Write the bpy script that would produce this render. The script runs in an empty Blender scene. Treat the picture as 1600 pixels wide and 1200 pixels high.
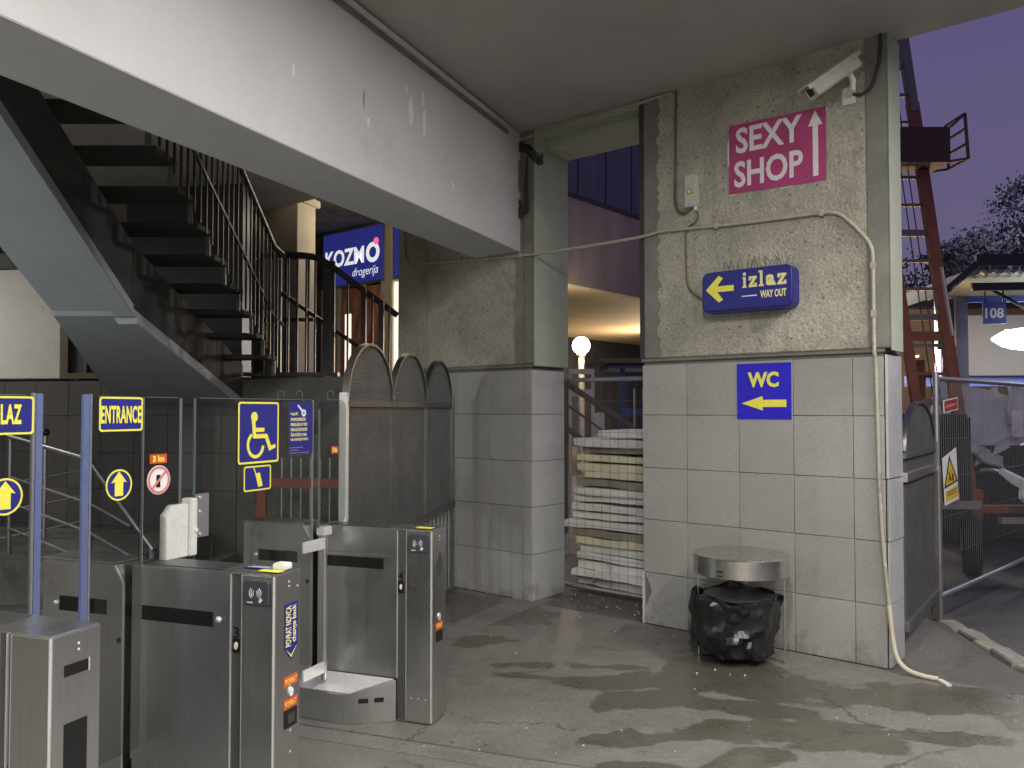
import bpy, bmesh, math, random
from mathutils import Vector, Matrix
random.seed(7)
rad = math.radians
S = bpy.context.scene
COL = S.collection

# ------------------------------------------------------------------ camera
cam_d = bpy.data.cameras.new('camera'); cam = bpy.data.objects.new('camera', cam_d); COL.objects.link(cam)
cam.location = (0, 0, 1.6); cam.rotation_euler = (rad(90 + 1.762), 0, 0)
cam_d.sensor_width = 36; cam_d.lens = 29.25; cam_d.clip_end = 600; cam_d.clip_start = 0.05
S.camera = cam

# ------------------------------------------------------------------ world: dusk sky
W = bpy.data.worlds.new('World'); S.world = W; W.use_nodes = True
wn = W.node_tree; wn.nodes.clear()
def wnode(t): return wn.nodes.new(t)
sky = wnode('ShaderNodeTexSky'); sky.sky_type = 'NISHITA'; sky.sun_disc = False
sky.sun_elevation = rad(-4); sky.sun_rotation = rad(160)
tc = wnode('ShaderNodeTexCoord'); sep = wnode('ShaderNodeSeparateXYZ'); ramp = wnode('ShaderNodeValToRGB')
wn.links.new(tc.outputs['Generated'], sep.inputs[0]); wn.links.new(sep.outputs['Z'], ramp.inputs[0])
ramp.color_ramp.elements[0].position = 0.0; ramp.color_ramp.elements[0].color = (.086, .074, .122, 1)
ramp.color_ramp.elements[1].position = 0.6; ramp.color_ramp.elements[1].color = (.054, .041, .122, 1)
addn = wnode('ShaderNodeMixRGB'); addn.blend_type = 'ADD'; addn.inputs[0].default_value = .1
wn.links.new(ramp.outputs[0], addn.inputs[1]); wn.links.new(sky.outputs[0], addn.inputs[2])
bg = wnode('ShaderNodeBackground'); bg.inputs[1].default_value = 1.0
wout = wnode('ShaderNodeOutputWorld')
wn.links.new(addn.outputs[0], bg.inputs[0]); wn.links.new(bg.outputs[0], wout.inputs[0])

S.view_settings.view_transform = 'Standard'; S.view_settings.look = 'None'
S.view_settings.exposure = 0.74; S.view_settings.gamma = 1.0
S.view_settings.use_curve_mapping = False
S.render.engine = 'CYCLES'
try:
    S.cycles.use_denoising = True
    S.cycles.max_bounces = 8; S.cycles.transparent_max_bounces = 24
    S.cycles.sample_clamp_indirect = 6.0; S.cycles.caustics_reflective = False
except Exception: pass

# hall lamps and added fill lamps: (position, long-axis turn, watts); the fixtures are built from this list further down
HALL_LAMPS = [((.50, 2.2, 3.93), 67, 58), ((2.1, .2, 3.93), 67, 92), ((3.5, 3.0, 3.93), 50, 80), ((-.3, -1.6, 3.93), 67, 115), ((-7.0, 7.5, 3.6), 80, 31), ((-6.3, -.8, 3.93), 67, 70)]  # last one is unseen, added to light the side wall the steel reflects
STAIR_FILL_LAMP = ((-5.0, 4.4, 1.6), 90, 20)  # unseen fill added to light the stair underside

# ------------------------------------------------------------------ mesh builder
class MB:
    def __init__(s): s.v = []; s.f = []
    def add(s, vs, fs):
        n = len(s.v); s.v += [tuple(p) for p in vs]; s.f += [tuple(i + n for i in q) for q in fs]; return s
    def box(s, x0, x1, y0, y1, z0, z1):
        vs = [(x0,y0,z0),(x1,y0,z0),(x1,y1,z0),(x0,y1,z0),(x0,y0,z1),(x1,y0,z1),(x1,y1,z1),(x0,y1,z1)]
        return s.add(vs, [(0,3,2,1),(4,5,6,7),(0,1,5,4),(1,2,6,5),(2,3,7,6),(3,0,4,7)])
    def prism(s, poly, a, b, axis='y'):
        # poly: 2D points; axis y -> (x,z) extruded over y; z -> (x,y) over z; x -> (y,z) over x
        def P(p, t):
            return (p[0], t, p[1]) if axis == 'y' else ((p[0], p[1], t) if axis == 'z' else (t, p[0], p[1]))
        n = len(poly)
        vs = [P(p, a) for p in poly] + [P(p, b) for p in poly]
        fs = [tuple(range(n))[::-1], tuple(range(n, 2*n))] + [(i, (i+1) % n, n+(i+1) % n, n+i) for i in range(n)]
        return s.add(vs, fs)
    def ring(s, outer, inner, a, b):
        # frame between two equal-length loops in (x,z), extruded over y
        n = len(outer); vs = []
        for t in (a, b):
            vs += [(p[0], t, p[1]) for p in outer] + [(p[0], t, p[1]) for p in inner]
        fs = []
        for i in range(n):
            j = (i+1) % n
            fs += [(i, j, n+j, n+i), (2*n+i, 3*n+i, 3*n+j, 2*n+j), (i, 2*n+i, 2*n+j, j), (n+i, n+j, 3*n+j, 3*n+i)]
        return s.add(vs, fs)
    def tube(s, pts, r, n=8, cap=True):
        pts = [Vector(p) for p in pts]; R = r if isinstance(r, (list, tuple)) else [r]*len(pts)
        rings = []; up = None
        for i, p in enumerate(pts):
            d = (pts[min(i+1, len(pts)-1)] - pts[max(i-1, 0)])
            if d.length < 1e-9: d = Vector((0, 0, 1))
            d.normalize()
            if up is None: up = Vector((0, 0, 1)) if abs(d.z) < .9 else Vector((1, 0, 0))
            a = d.cross(up)
            if a.length < 1e-4: a = d.cross(Vector((1, .3, 0)))
            a.normalize(); b = d.cross(a).normalized(); up = a.cross(d) * 1.0
            rings.append([p + (a*math.cos(2*math.pi*k/n) + b*math.sin(2*math.pi*k/n))*R[i] for k in range(n)])
        vs = [q for g in rings for q in g]; fs = []
        for i in range(len(pts)-1):
            for k in range(n):
                fs.append((i*n+k, i*n+(k+1) % n, (i+1)*n+(k+1) % n, (i+1)*n+k))
        if cap: fs += [tuple(range(n)), tuple(range((len(pts)-1)*n, len(pts)*n))[::-1]]
        return s.add(vs, fs)
    def lathe(s, prof, c=(0, 0, 0), n=32):
        vs = []; fs = []
        for r, z in prof:
            vs += [(c[0]+r*math.cos(2*math.pi*k/n), c[1]+r*math.sin(2*math.pi*k/n), c[2]+z) for k in range(n)]
        for i in range(len(prof)-1):
            for k in range(n):
                fs.append((i*n+k, i*n+(k+1) % n, (i+1)*n+(k+1) % n, (i+1)*n+k))
        fs += [tuple(range(n))[::-1], tuple(range((len(prof)-1)*n, len(prof)*n))]
        return s.add(vs, fs)
    def bar(s, p, q, w, h):
        # rectangular bar between two points
        p = Vector(p); q = Vector(q); d = (q-p).normalized()
        up = Vector((0, 0, 1)) if abs(d.z) < .95 else Vector((0, 1, 0))
        a = d.cross(up).normalized()*w/2; b = a.cross(d).normalized()*h/2
        vs = [p-a-b, p+a-b, p+a+b, p-a+b, q-a-b, q+a-b, q+a+b, q-a+b]
        return s.add(vs, [(0,3,2,1),(4,5,6,7),(0,1,5,4),(1,2,6,5),(2,3,7,6),(3,0,4,7)])
    def hexa(s, b4, t4):
        return s.add(list(b4)+list(t4), [(0,3,2,1),(4,5,6,7),(0,1,5,4),(1,2,6,5),(2,3,7,6),(3,0,4,7)])
    def build(s, name, mat, parent=None, loc=(0,0,0), rz=0, bevel=0, smooth=True, seg=2):
        me = bpy.data.meshes.new(name); me.from_pydata(s.v, [], s.f)
        bm = bmesh.new(); bm.from_mesh(me)
        bmesh.ops.recalc_face_normals(bm, faces=bm.faces)
        if bevel:
            es = [e for e in bm.edges if len(e.link_faces) == 2 and e.calc_face_angle(0) > .6]
            bmesh.ops.bevel(bm, geom=es, offset=bevel, segments=seg, affect='EDGES', clamp_overlap=True)
        bm.to_mesh(me); bm.free()
        if smooth:
            me.polygons.foreach_set('use_smooth', [True]*len(me.polygons))
            me.set_sharp_from_angle(angle=rad(38))
        if mat: me.materials.append(mat)
        return place(me, name, parent, loc, rz)

def smooth(P, k=6):
    P = [Vector(p) for p in P]; out = []
    for i in range(len(P)-1):
        a, b, c, d = P[max(i-1, 0)], P[i], P[i+1], P[min(i+2, len(P)-1)]
        for j in range(k):
            t = j/k; out.append(.5*((2*b)+(c-a)*t+(2*a-5*b+4*c-d)*t*t+(3*b-a-3*c+d)*t**3))
    return out+[P[-1]]
def place(me, name, parent=None, loc=(0,0,0), rz=0):
    o = bpy.data.objects.new(name, me); COL.objects.link(o)
    o.location = loc; o.rotation_euler = (0, 0, rad(rz))
    if parent is not None: o.parent = parent
    return o
def thing(name, label, cat, loc=(0,0,0), rz=0, group=None):
    o = bpy.data.objects.new(name, None); COL.objects.link(o); o.empty_display_size = .1
    o.location = loc; o.rotation_euler = (0, 0, rad(rz))
    return tag(o, label, cat, group)
def tag(o, label, cat, group=None):
    o['label'] = label; o['category'] = cat
    if group: o['group'] = group
    return o
def struct(o): o['kind'] = 'structure'; return o
def stuff(o): o['kind'] = 'stuff'; return o
def copy_tree(o, parent=None):
    c = o.copy(); COL.objects.link(c); c.parent = parent
    for ch in list(o.children): copy_tree(ch, c)
    return c

def rrect(x0, x1, z0, z1, r, n=4):
    pts = []
    for cx, cz, a0 in ((x1-r, z0+r, -90), (x1-r, z1-r, 0), (x0+r, z1-r, 90), (x0+r, z0+r, 180)):
        for k in range(n+1):
            a = rad(a0 + 90*k/n); pts.append((cx+r*math.cos(a), cz+r*math.sin(a)))
    return pts
def disc(cx, cz, r, n=28, rz=None):
    rz = rz or r
    return [(cx+r*math.cos(2*math.pi*k/n), cz+rz*math.sin(2*math.pi*k/n)) for k in range(n)]

def text(name, s, x0, x1, z0, z1, y, mat, parent, bold=.0, depth=.0015, rot=False, spacing=1.0, shear=0):
    """flat lettering fitted to a box in the local x-z plane, facing -y"""
    cu = bpy.data.curves.new(name, 'FONT'); cu.body = s; cu.offset = bold; cu.extrude = .02
    cu.space_character = spacing; cu.shear = shear; cu.resolution_u = 3; cu.align_x = 'CENTER'
    ob = bpy.data.objects.new(name, cu); COL.objects.link(ob)
    dg = bpy.context.evaluated_depsgraph_get(); dg.update()
    me = bpy.data.meshes.new_from_object(ob.evaluated_get(dg))
    bpy.data.objects.remove(ob); bpy.data.curves.remove(cu)
    P = [v.co.copy() for v in me.vertices]
    ax, bx = min(p.x for p in P), max(p.x for p in P); ay, by = min(p.y for p in P), max(p.y for p in P)
    for v, p in zip(me.vertices, P):
        u = (p.x-ax)/(bx-ax); w = (p.y-ay)/(by-ay); d = y - depth*(1 if p.z > 0 else 0)
        if rot: u, w = 1-w, u            # reads upwards
        v.co = (x0+u*(x1-x0), d, z0+w*(z1-z0))
    me.materials.clear(); me.materials.append(mat); me.name = name
    return place(me, name, parent)

# ------------------------------------------------------------------ materials
def mat(name, col, rough=.6, metal=0., var=.15, vs=2.0, fine=.08, fs=60., bump=.0, bs=80., stretch=(1,1,1), spec=.5,
        rvar=.0, dirt=None, specks=None, coat=0, streak=None, tone=0, splash=None, smudge=0, lump=0):
    m = bpy.data.materials.new(name); m.use_nodes = True
    nt = m.node_tree; N = nt.nodes; L = nt.links
    b = N['Principled BSDF']
    b.inputs['Roughness'].default_value = rough; b.inputs['Metallic'].default_value = metal
    b.inputs['Specular IOR Level'].default_value = spec
    if coat: b.inputs['Coat Weight'].default_value = coat
    g = N.new('ShaderNodeNewGeometry'); mp = N.new('ShaderNodeMapping'); mp.inputs['Scale'].default_value = stretch
    L.new(g.outputs['Position'], mp.inputs['Vector'])
    def noise(scale, det=4, rgh=.6, d=0):
        n = N.new('ShaderNodeTexNoise'); n.inputs['Scale'].default_value = scale; n.inputs['Detail'].default_value = det
        n.inputs['Roughness'].default_value = rgh; n.inputs['Distortion'].default_value = d
        L.new(mp.outputs[0], n.inputs['Vector']); return n.outputs['Fac']
    def rng(sock, a, c, lo=.3, hi=.7):
        r = N.new('ShaderNodeMapRange'); r.inputs['From Min'].default_value = lo; r.inputs['From Max'].default_value = hi
        r.inputs['To Min'].default_value = a; r.inputs['To Max'].default_value = c; L.new(sock, r.inputs['Value']); return r.outputs[0]
    def mul(a, c):
        k = N.new('ShaderNodeMath'); k.operation = 'MULTIPLY'; L.new(a, k.inputs[0]); L.new(c, k.inputs[1]); return k.outputs[0]
    n1 = noise(vs, 6, .62, .3); n2 = noise(fs, 3, .6)
    v = mul(rng(n1, 1-var, 1+var), rng(n2, 1-fine, 1+fine))
    mx = N.new('ShaderNodeMixRGB'); mx.blend_type = 'MULTIPLY'; mx.inputs[0].default_value = 1
    mx.inputs[1].default_value = (*col, 1); L.new(v, mx.inputs[2]); c = mx.outputs[0]
    if dirt:   # (colour, scale, threshold, amount)
        nd = noise(dirt[1], 7, .68, .6); fac = rng(nd, 0, dirt[3], dirt[2], dirt[2]+.14)
        k = N.new('ShaderNodeMixRGB'); L.new(fac, k.inputs[0]); L.new(c, k.inputs[1]); k.inputs[2].default_value = (*dirt[0], 1); c = k.outputs[0]
    if streak:  # (colour, threshold, amount): runs of dirt drawn out downwards
        m2 = N.new('ShaderNodeMapping'); m2.inputs['Scale'].default_value = (5, 5, .55); L.new(g.outputs['Position'], m2.inputs['Vector'])
        ns = N.new('ShaderNodeTexNoise'); ns.inputs['Scale'].default_value = 1.6; ns.inputs['Detail'].default_value = 6; ns.inputs['Roughness'].default_value = .66; L.new(m2.outputs[0], ns.inputs['Vector'])
        k = N.new('ShaderNodeMixRGB'); L.new(rng(ns.outputs['Fac'], 0, streak[2], streak[1], streak[1]+.16), k.inputs[0]); L.new(c, k.inputs[1]); k.inputs[2].default_value = (*streak[0], 1); c = k.outputs[0]
    if splash:  # dried splashes with ragged outlines low on the wall
        sz = N.new('ShaderNodeSeparateXYZ'); L.new(g.outputs['Position'], sz.inputs[0])
        ad = N.new('ShaderNodeMath'); ad.operation = 'ADD'; L.new(noise(6.5, 6, .7), ad.inputs[0]); L.new(rng(sz.outputs['Z'], .16, -.3, 0, .45), ad.inputs[1])
        k = N.new('ShaderNodeMixRGB'); L.new(rng(ad.outputs[0], 0, splash[1], .56, .72), k.inputs[0]); L.new(c, k.inputs[1]); k.inputs[2].default_value = (*splash[0], 1); c = k.outputs[0]
    if tone:
        oi = N.new('ShaderNodeObjectInfo'); k = N.new('ShaderNodeMixRGB'); k.blend_type = 'MULTIPLY'; k.inputs[0].default_value = 1
        L.new(c, k.inputs[1]); L.new(rng(oi.outputs['Random'], 1-tone, 1+tone, 0, 1), k.inputs[2]); c = k.outputs[0]
    if specks:  # list of (colour, scale, threshold, soft)
        for sc, ss, th, am in specks:
            vo = N.new('ShaderNodeTexVoronoi'); vo.inputs['Scale'].default_value = ss; L.new(mp.outputs[0], vo.inputs['Vector'])
            sp = N.new('ShaderNodeSeparateColor'); L.new(vo.outputs['Color'], sp.inputs[0])
            pick = rng(sp.outputs[0], 0, am, th, th+.02); ins = rng(vo.outputs['Distance'], 1, 0, .3, .42)
            k = N.new('ShaderNodeMixRGB'); L.new(mul(pick, ins), k.inputs[0]); L.new(c, k.inputs[1]); k.inputs[2].default_value = (*sc, 1); c = k.outputs[0]
    L.new(c, b.inputs['Base Color'])
    if rvar: L.new(rng(n1, max(.03, rough-rvar), rough+rvar), b.inputs['Roughness'])
    if smudge:
        ng = N.new('ShaderNodeTexNoise'); ng.inputs['Scale'].default_value = 3.2; ng.inputs['Detail'].default_value = 4; ng.inputs['Roughness'].default_value = .55; L.new(g.outputs['Position'], ng.inputs['Vector'])
        ad = N.new('ShaderNodeMath'); ad.operation = 'ADD'; ad.inputs[1].default_value = 0
        L.new(rng(ng.outputs['Fac'], rough-smudge, rough+smudge, .1, .9), ad.inputs[0]); L.new(ad.outputs[0], b.inputs['Roughness'])
    if bump:
        bn = N.new('ShaderNodeBump'); bn.inputs['Strength'].default_value = bump; bn.inputs['Distance'].default_value = .01
        hgt = noise(bs, 5, .65)
        if lump:
            ad = N.new('ShaderNodeMath'); ad.operation = 'MULTIPLY_ADD'; L.new(noise(bs*.13, 5, .7), ad.inputs[0]); ad.inputs[1].default_value = lump; L.new(hgt, ad.inputs[2]); hgt = ad.outputs[0]
        L.new(hgt, bn.inputs['Height']); L.new(bn.outputs[0], b.inputs['Normal'])
    return m
def emit(name, col, st):
    m = bpy.data.materials.new(name); m.use_nodes = True; nt = m.node_tree
    b = nt.nodes['Principled BSDF']; b.inputs['Base Color'].default_value = (*[min(1, c) for c in col], 1)
    b.inputs['Emission Color'].default_value = (*col, 1); b.inputs['Emission Strength'].default_value = st
    return m
def glass(name, tint=.9, rough=.02, frost=0):
    m = bpy.data.materials.new(name); m.use_nodes = True; nt = m.node_tree; N = nt.nodes; N.clear()
    o = N.new('ShaderNodeOutputMaterial'); t = N.new('ShaderNodeBsdfTransparent'); g = N.new('ShaderNodeBsdfGlossy')
    t.inputs[0].default_value = (tint*.985, tint, tint*.99, 1); g.inputs['Roughness'].default_value = rough
    f = N.new('ShaderNodeFresnel'); f.inputs[0].default_value = 1.45; mx = N.new('ShaderNodeMixShader')
    gb = N.new('ShaderNodeNewGeometry'); iv = N.new('ShaderNodeMath'); iv.operation = 'SUBTRACT'; iv.inputs[0].default_value = 1
    ml_ = N.new('ShaderNodeMath'); ml_.operation = 'MULTIPLY'
    nt.links.new(gb.outputs['Backfacing'], iv.inputs[1]); nt.links.new(iv.outputs[0], ml_.inputs[0]); nt.links.new(f.outputs[0], ml_.inputs[1])
    nt.links.new(ml_.outputs[0], mx.inputs[0]); nt.links.new(t.outputs[0], mx.inputs[1]); nt.links.new(g.outputs[0], mx.inputs[2])
    nt.links.new(mx.outputs[0], o.inputs[0]); return m

m_beam = mat('white_painted_plaster', (.67, .665, .66), .75, var=.06, vs=1.2, fine=.02, bump=.10, bs=22, lump=2, dirt=((.50,.49,.47), 1.3, .57, .5), streak=((.48,.47,.45), .60, .16))
m_ceil = mat('ceiling_paint', (.47, .46, .445), .85, var=.10, vs=.9, fine=.04, bump=.10, bs=26, lump=2, dirt=((.33,.32,.295), .9, .54, .4))
m_agg = mat('exposed_aggregate_concrete', (.405, .38, .31), .9, var=.24, vs=1.9, fine=.22, fs=58, bump=1.0, bs=58, lump=2.2,
            dirt=((.18,.17,.14), 2.6, .56, .6), streak=((.19,.18,.145), .56, .45), specks=[((.58,.55,.46), 60, .86, .6), ((.15,.14,.12), 36, .93, .7)])
m_rend = mat('smooth_grey_render', (.20, .195, .17), .85, var=.22, vs=4, fine=.08, bump=.15, bs=40, dirt=((.11,.105,.09), 5, .58, .5))
m_pale = mat('pale_green_concrete', (.40, .43, .345), .8, var=.1, vs=3, fine=.06, bump=.12, bs=50, dirt=((.2,.21,.17), 6, .64, .5))
m_tile = mat('terrazzo_tile', (.345, .337, .315), .45, var=.07, vs=2.5, tone=.07, splash=((.16,.15,.13), .6), streak=((.24,.23,.205), .58, .4), fine=.14, fs=160, bump=.04, bs=200, rvar=.08,
             specks=[((.52,.51,.48), 130, .75, .5), ((.2,.195,.18), 110, .82, .45)], dirt=((.22,.205,.18), 1.7, .62, .35))
m_tile_side = mat('terrazzo_tile_side_light', (.43, .43, .42), .5, tone=.06, splash=((.2,.19,.17), .6), var=.06, vs=5, fine=.16, fs=160, bump=.05, bs=200,  # side-face tile; light from the right is put into its paler base
             specks=[((.6,.6,.59), 130, .75, .5), ((.24,.24,.23), 110, .8, .5)], dirt=((.25,.24,.21), 2, .63, .4))
m_tile_dark = mat('old_grey_wall_tile', (.105, .10, .095), .45, tone=.1, var=.1, vs=3, fine=.08, fs=120)
m_grout = mat('dark_grout', (.17, .16, .145), .9, var=.15, vs=9)
m_steel = mat('brushed_stainless_steel', (.65, .65, .635), .33, 1, smudge=.13, var=.06, vs=2.5, fine=.05, fs=90, stretch=(1, 1, .06), bump=.02, bs=260)
m_steel_l = mat('bright_steel_edge', (.80, .79, .76), .35, .45, var=.06, vs=6, fine=.04)  # pale and half metallic, so edge glints sit in the colour
m_steel_d = mat('dark_steel_strip', (.10, .10, .10), .38, .5, var=.12, vs=4)
m_strip_d = mat('indicator_strip_steel', (.16, .16, .155), .4, .6, var=.1, vs=4)
m_steel_p = mat('pale_steel_plate', (.85, .84, .82), .45, .6, var=.06, vs=4)
m_cover = mat('matt_steel_cover', (.55, .55, .55), .5, .35, var=.15, vs=3)
m_lid = mat('worn_steel_lid', (.70, .68, .64), .26, 1, var=.07, vs=7, fine=.06, fs=60, rvar=.05)
m_screen = mat('grey_perforated_steel', (.17, .17, .165), .5, .7, var=.15, vs=5, fine=.1)
m_black = mat('black_plastic', (.012, .012, .012), .35, var=.1)
m_bag = mat('black_polythene_bag', (.013, .013, .014), .30, var=.2, vs=9, bump=.12, bs=30, spec=.6, lump=2)
m_arch = mat('dull_arch_frame', (.30, .295, .28), .38, 1, var=.12, vs=5, smudge=.08)
m_reader = mat('slate_plastic', (.055, .06, .075), .45, var=.06, vs=8)
m_blue_post = mat('blue_anodised_aluminium', (.20, .25, .46), .4, .55, var=.06, vs=6)
m_alu = mat('aluminium_edge', (.62, .63, .64), .35, .9, var=.05)
m_sblue = mat('sign_blue', (.022, .024, .21), .42, var=.14, vs=4, fine=.06, dirt=((.06,.06,.20), 9, .60, .5), smudge=.1)
m_wcblue = mat('vivid_blue_film', (.022, .012, .55), .42, var=.08, vs=5, dirt=((.06,.05,.45), 9, .60, .4), smudge=.1)
m_yel = mat('sign_yellow', (.86, .80, .10), .5, var=.03)
m_yel_p = mat('pale_yellow_print', (.80, .74, .32), .5, var=.03)
m_white = mat('white_print', (.80, .80, .80), .5, var=.04)
m_pink = mat('magenta_poster_film', (.42, .055, .18), .5, var=.12, vs=4, dirt=((.30,.06,.15), 7, .56, .55), bump=.05, bs=14)
m_pinkw = mat('poster_white_print', (.82, .74, .78), .5, var=.03)
m_red = mat('red_label', (.62, .10, .035), .45, var=.08)
m_pred = mat('pale_red_ring', (.72, .22, .20), .5, var=.05)
m_orange = mat('orange_print', (.95, .55, .10), .5, var=.04)
m_cream = mat('white_painted_metal', (.66, .66, .63), .45, var=.06, vs=5)
m_cctv = mat('dirty_white_housing', (.50, .49, .43), .5, var=.16, vs=14, dirt=((.2,.19,.15), 10, .58, .5))
m_pipe = mat('painted_conduit', (.42, .39, .31), .55, var=.2, vs=9, dirt=((.16,.14,.10), 9, .52, .7))
m_cable = mat('black_cable_rubber', (.03, .028, .025), .6, var=.2)
m_cablebr = mat('brown_cable', (.12, .10, .075), .7, var=.25, vs=9)
m_stair = mat('blue_grey_stair_paint', (.37, .395, .41), .6, var=.08, vs=2, fine=.05, bump=.05, bs=30, dirt=((.10,.11,.11), 3, .64, .5))
m_sdark = mat('dark_stair_steel', (.05, .05, .05), .8, var=.15, vs=3)
m_rail = mat('black_rail_paint', (.04, .04, .04), .4, var=.15, vs=6)
m_inox = mat('stainless_tube', (.42, .42, .43), .42, 1, var=.06)
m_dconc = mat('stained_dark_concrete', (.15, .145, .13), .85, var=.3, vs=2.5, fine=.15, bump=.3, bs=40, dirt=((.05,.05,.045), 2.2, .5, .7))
m_panel = mat('cream_wall_paint', (.72, .69, .64), .75, var=.06, vs=1.2, dirt=((.40,.37,.33), 1.1, .58, .4))
m_wood = mat('brown_window_frame', (.13, .095, .05), .5, var=.15, vs=6, stretch=(6, 6, 1))
m_redgate = mat('red_oxide_frame', (.30, .075, .05), .5, var=.12, vs=6)
m_floorbase = mat('floor_gap_dirt', (.03, .028, .025), .8, var=.2)
m_pave = mat('rough_pavement_concrete', (.115, .107, .095), .75, var=.25, vs=1.3, fine=.22, fs=45, bump=.3, bs=30, rvar=.2, dirt=((.05,.047,.043), 1.4, .55, .6))
m_road = mat('wet_asphalt', (.095, .093, .09), .6, var=.2, vs=.7, fine=.3, fs=60, bump=.25, bs=60, rvar=.25, dirt=((.03,.03,.03), .9, .52, .7))
m_kerb = mat('worn_yellow_kerb', (.27, .26, .23), .85, var=.35, vs=6, bump=.6, bs=25, dirt=((.40,.35,.14), 2.2, .54, .8))
m_foam = mat('white_polystyrene', (.86, .85, .81), .8, var=.1, vs=5, fine=.05, fs=90, bump=.15, bs=60, dirt=((.42,.38,.30), 7, .62, .6))
m_foam_y = mat('yellowed_polystyrene', (.84, .77, .53), .8, var=.14, vs=5, fine=.05, bump=.15, bs=60, dirt=((.84,.82,.72), 3, .5, .8))
m_foam_g = mat('grey_dirty_polystyrene', (.33, .30, .24), .85, var=.25, vs=6, bump=.3, bs=50, dirt=((.15,.13,.10), 7, .55, .7))
m_galv = mat('galvanised_steel', (.42, .43, .44), .45, .85, var=.12, vs=8)
m_wire = mat('grey_fence_wire', (.22, .22, .22), .5, .6, var=.1)
m_fascia = mat('streaked_concrete_fascia', (.34, .315, .28), .85, var=.2, vs=.8, fine=.1, stretch=(1.5, 1.5, .4), dirt=((.17,.16,.145), .9, .56, .6))
m_clad = mat('blue_grey_cladding', (.085, .095, .15), .5, var=.15, vs=1, stretch=(3, 3, .3))
m_soffit = mat('ochre_soffit_plaster', (.55, .42, .26), .8, var=.08, vs=.8)
m_hoist = mat('red_hoist_steel', (.25, .085, .045), .5, var=.25, vs=5, dirt=((.10,.05,.04), 6, .55, .6))
m_hoistg = mat('grey_hoist_steel', (.19, .19, .18), .5, .5, var=.2, vs=6)
m_tyre = mat('black_tyre', (.015, .015, .015), .8, var=.2)
m_sheet = mat('grey_insulation_sheet', (.55, .55, .57), .7, var=.15, vs=3, fine=.1, bump=.1, bs=40)
m_sheet_l = mat('crumpled_pale_sheeting', (.70, .70, .70), .6, var=.2, vs=6, bump=.5, bs=18)
m_bluep = mat('blue_painted_steel', (.06, .10, .32), .45, var=.12, vs=3)
m_canopy = mat('corrugated_canopy_sheet', (.28, .29, .26), .6, var=.2, vs=3)
m_dkst = mat('dark_canopy_steel', (.03, .032, .036), .5, var=.2)
m_orwall = mat('warm_far_wall', (.33, .22, .14), .85, var=.25, vs=.6)
m_bark = mat('dark_bark', (.04, .035, .035), .9, var=.3, vs=6)
m_leaf = mat('dusk_foliage', (.075, .072, .082), .9, var=.4, vs=.5)
m_olive = mat('olive_painted_rail', (.16, .14, .085), .6, var=.15, vs=5)
m_column = mat('cream_column_paint', (.55, .50, .38), .75, var=.12, vs=2, dirt=((.3,.26,.18), 2.5, .6, .5))
m_hair = mat('auburn_poster_print', (.50, .22, .10), .45, var=.55, vs=3.5, fine=.25, fs=9, stretch=(3, 3, .8))
m_litter = mat('pale_litter', (.75, .74, .70), .7, var=.1)
m_glass = glass('clear_gate_glass', .83)
m_glass_e = mat('green_glass_edge', (.12, .17, .15), .15, var=.05)

m_lamp = emit('fluorescent_tube', (1, .98, .93), 6)
m_globe = emit('warm_globe', (1, .88, .66), 9)
m_bay = emit('bay_fluorescent', (1, .98, .95), 10)
m_sodium = emit('sodium_bulb', (1, .55, .16), 14)
m_kblue = emit('lit_blue_sign_face', (.011, .014, .10), .9)
m_kwhite = emit('lit_white_lettering', (.75, .76, .80), .55)
m_kpink = emit('lit_pink_dot', (.75, .10, .22), .8)
m_klite = emit('lit_shop_panel', (.95, .86, .74), .75)

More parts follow.
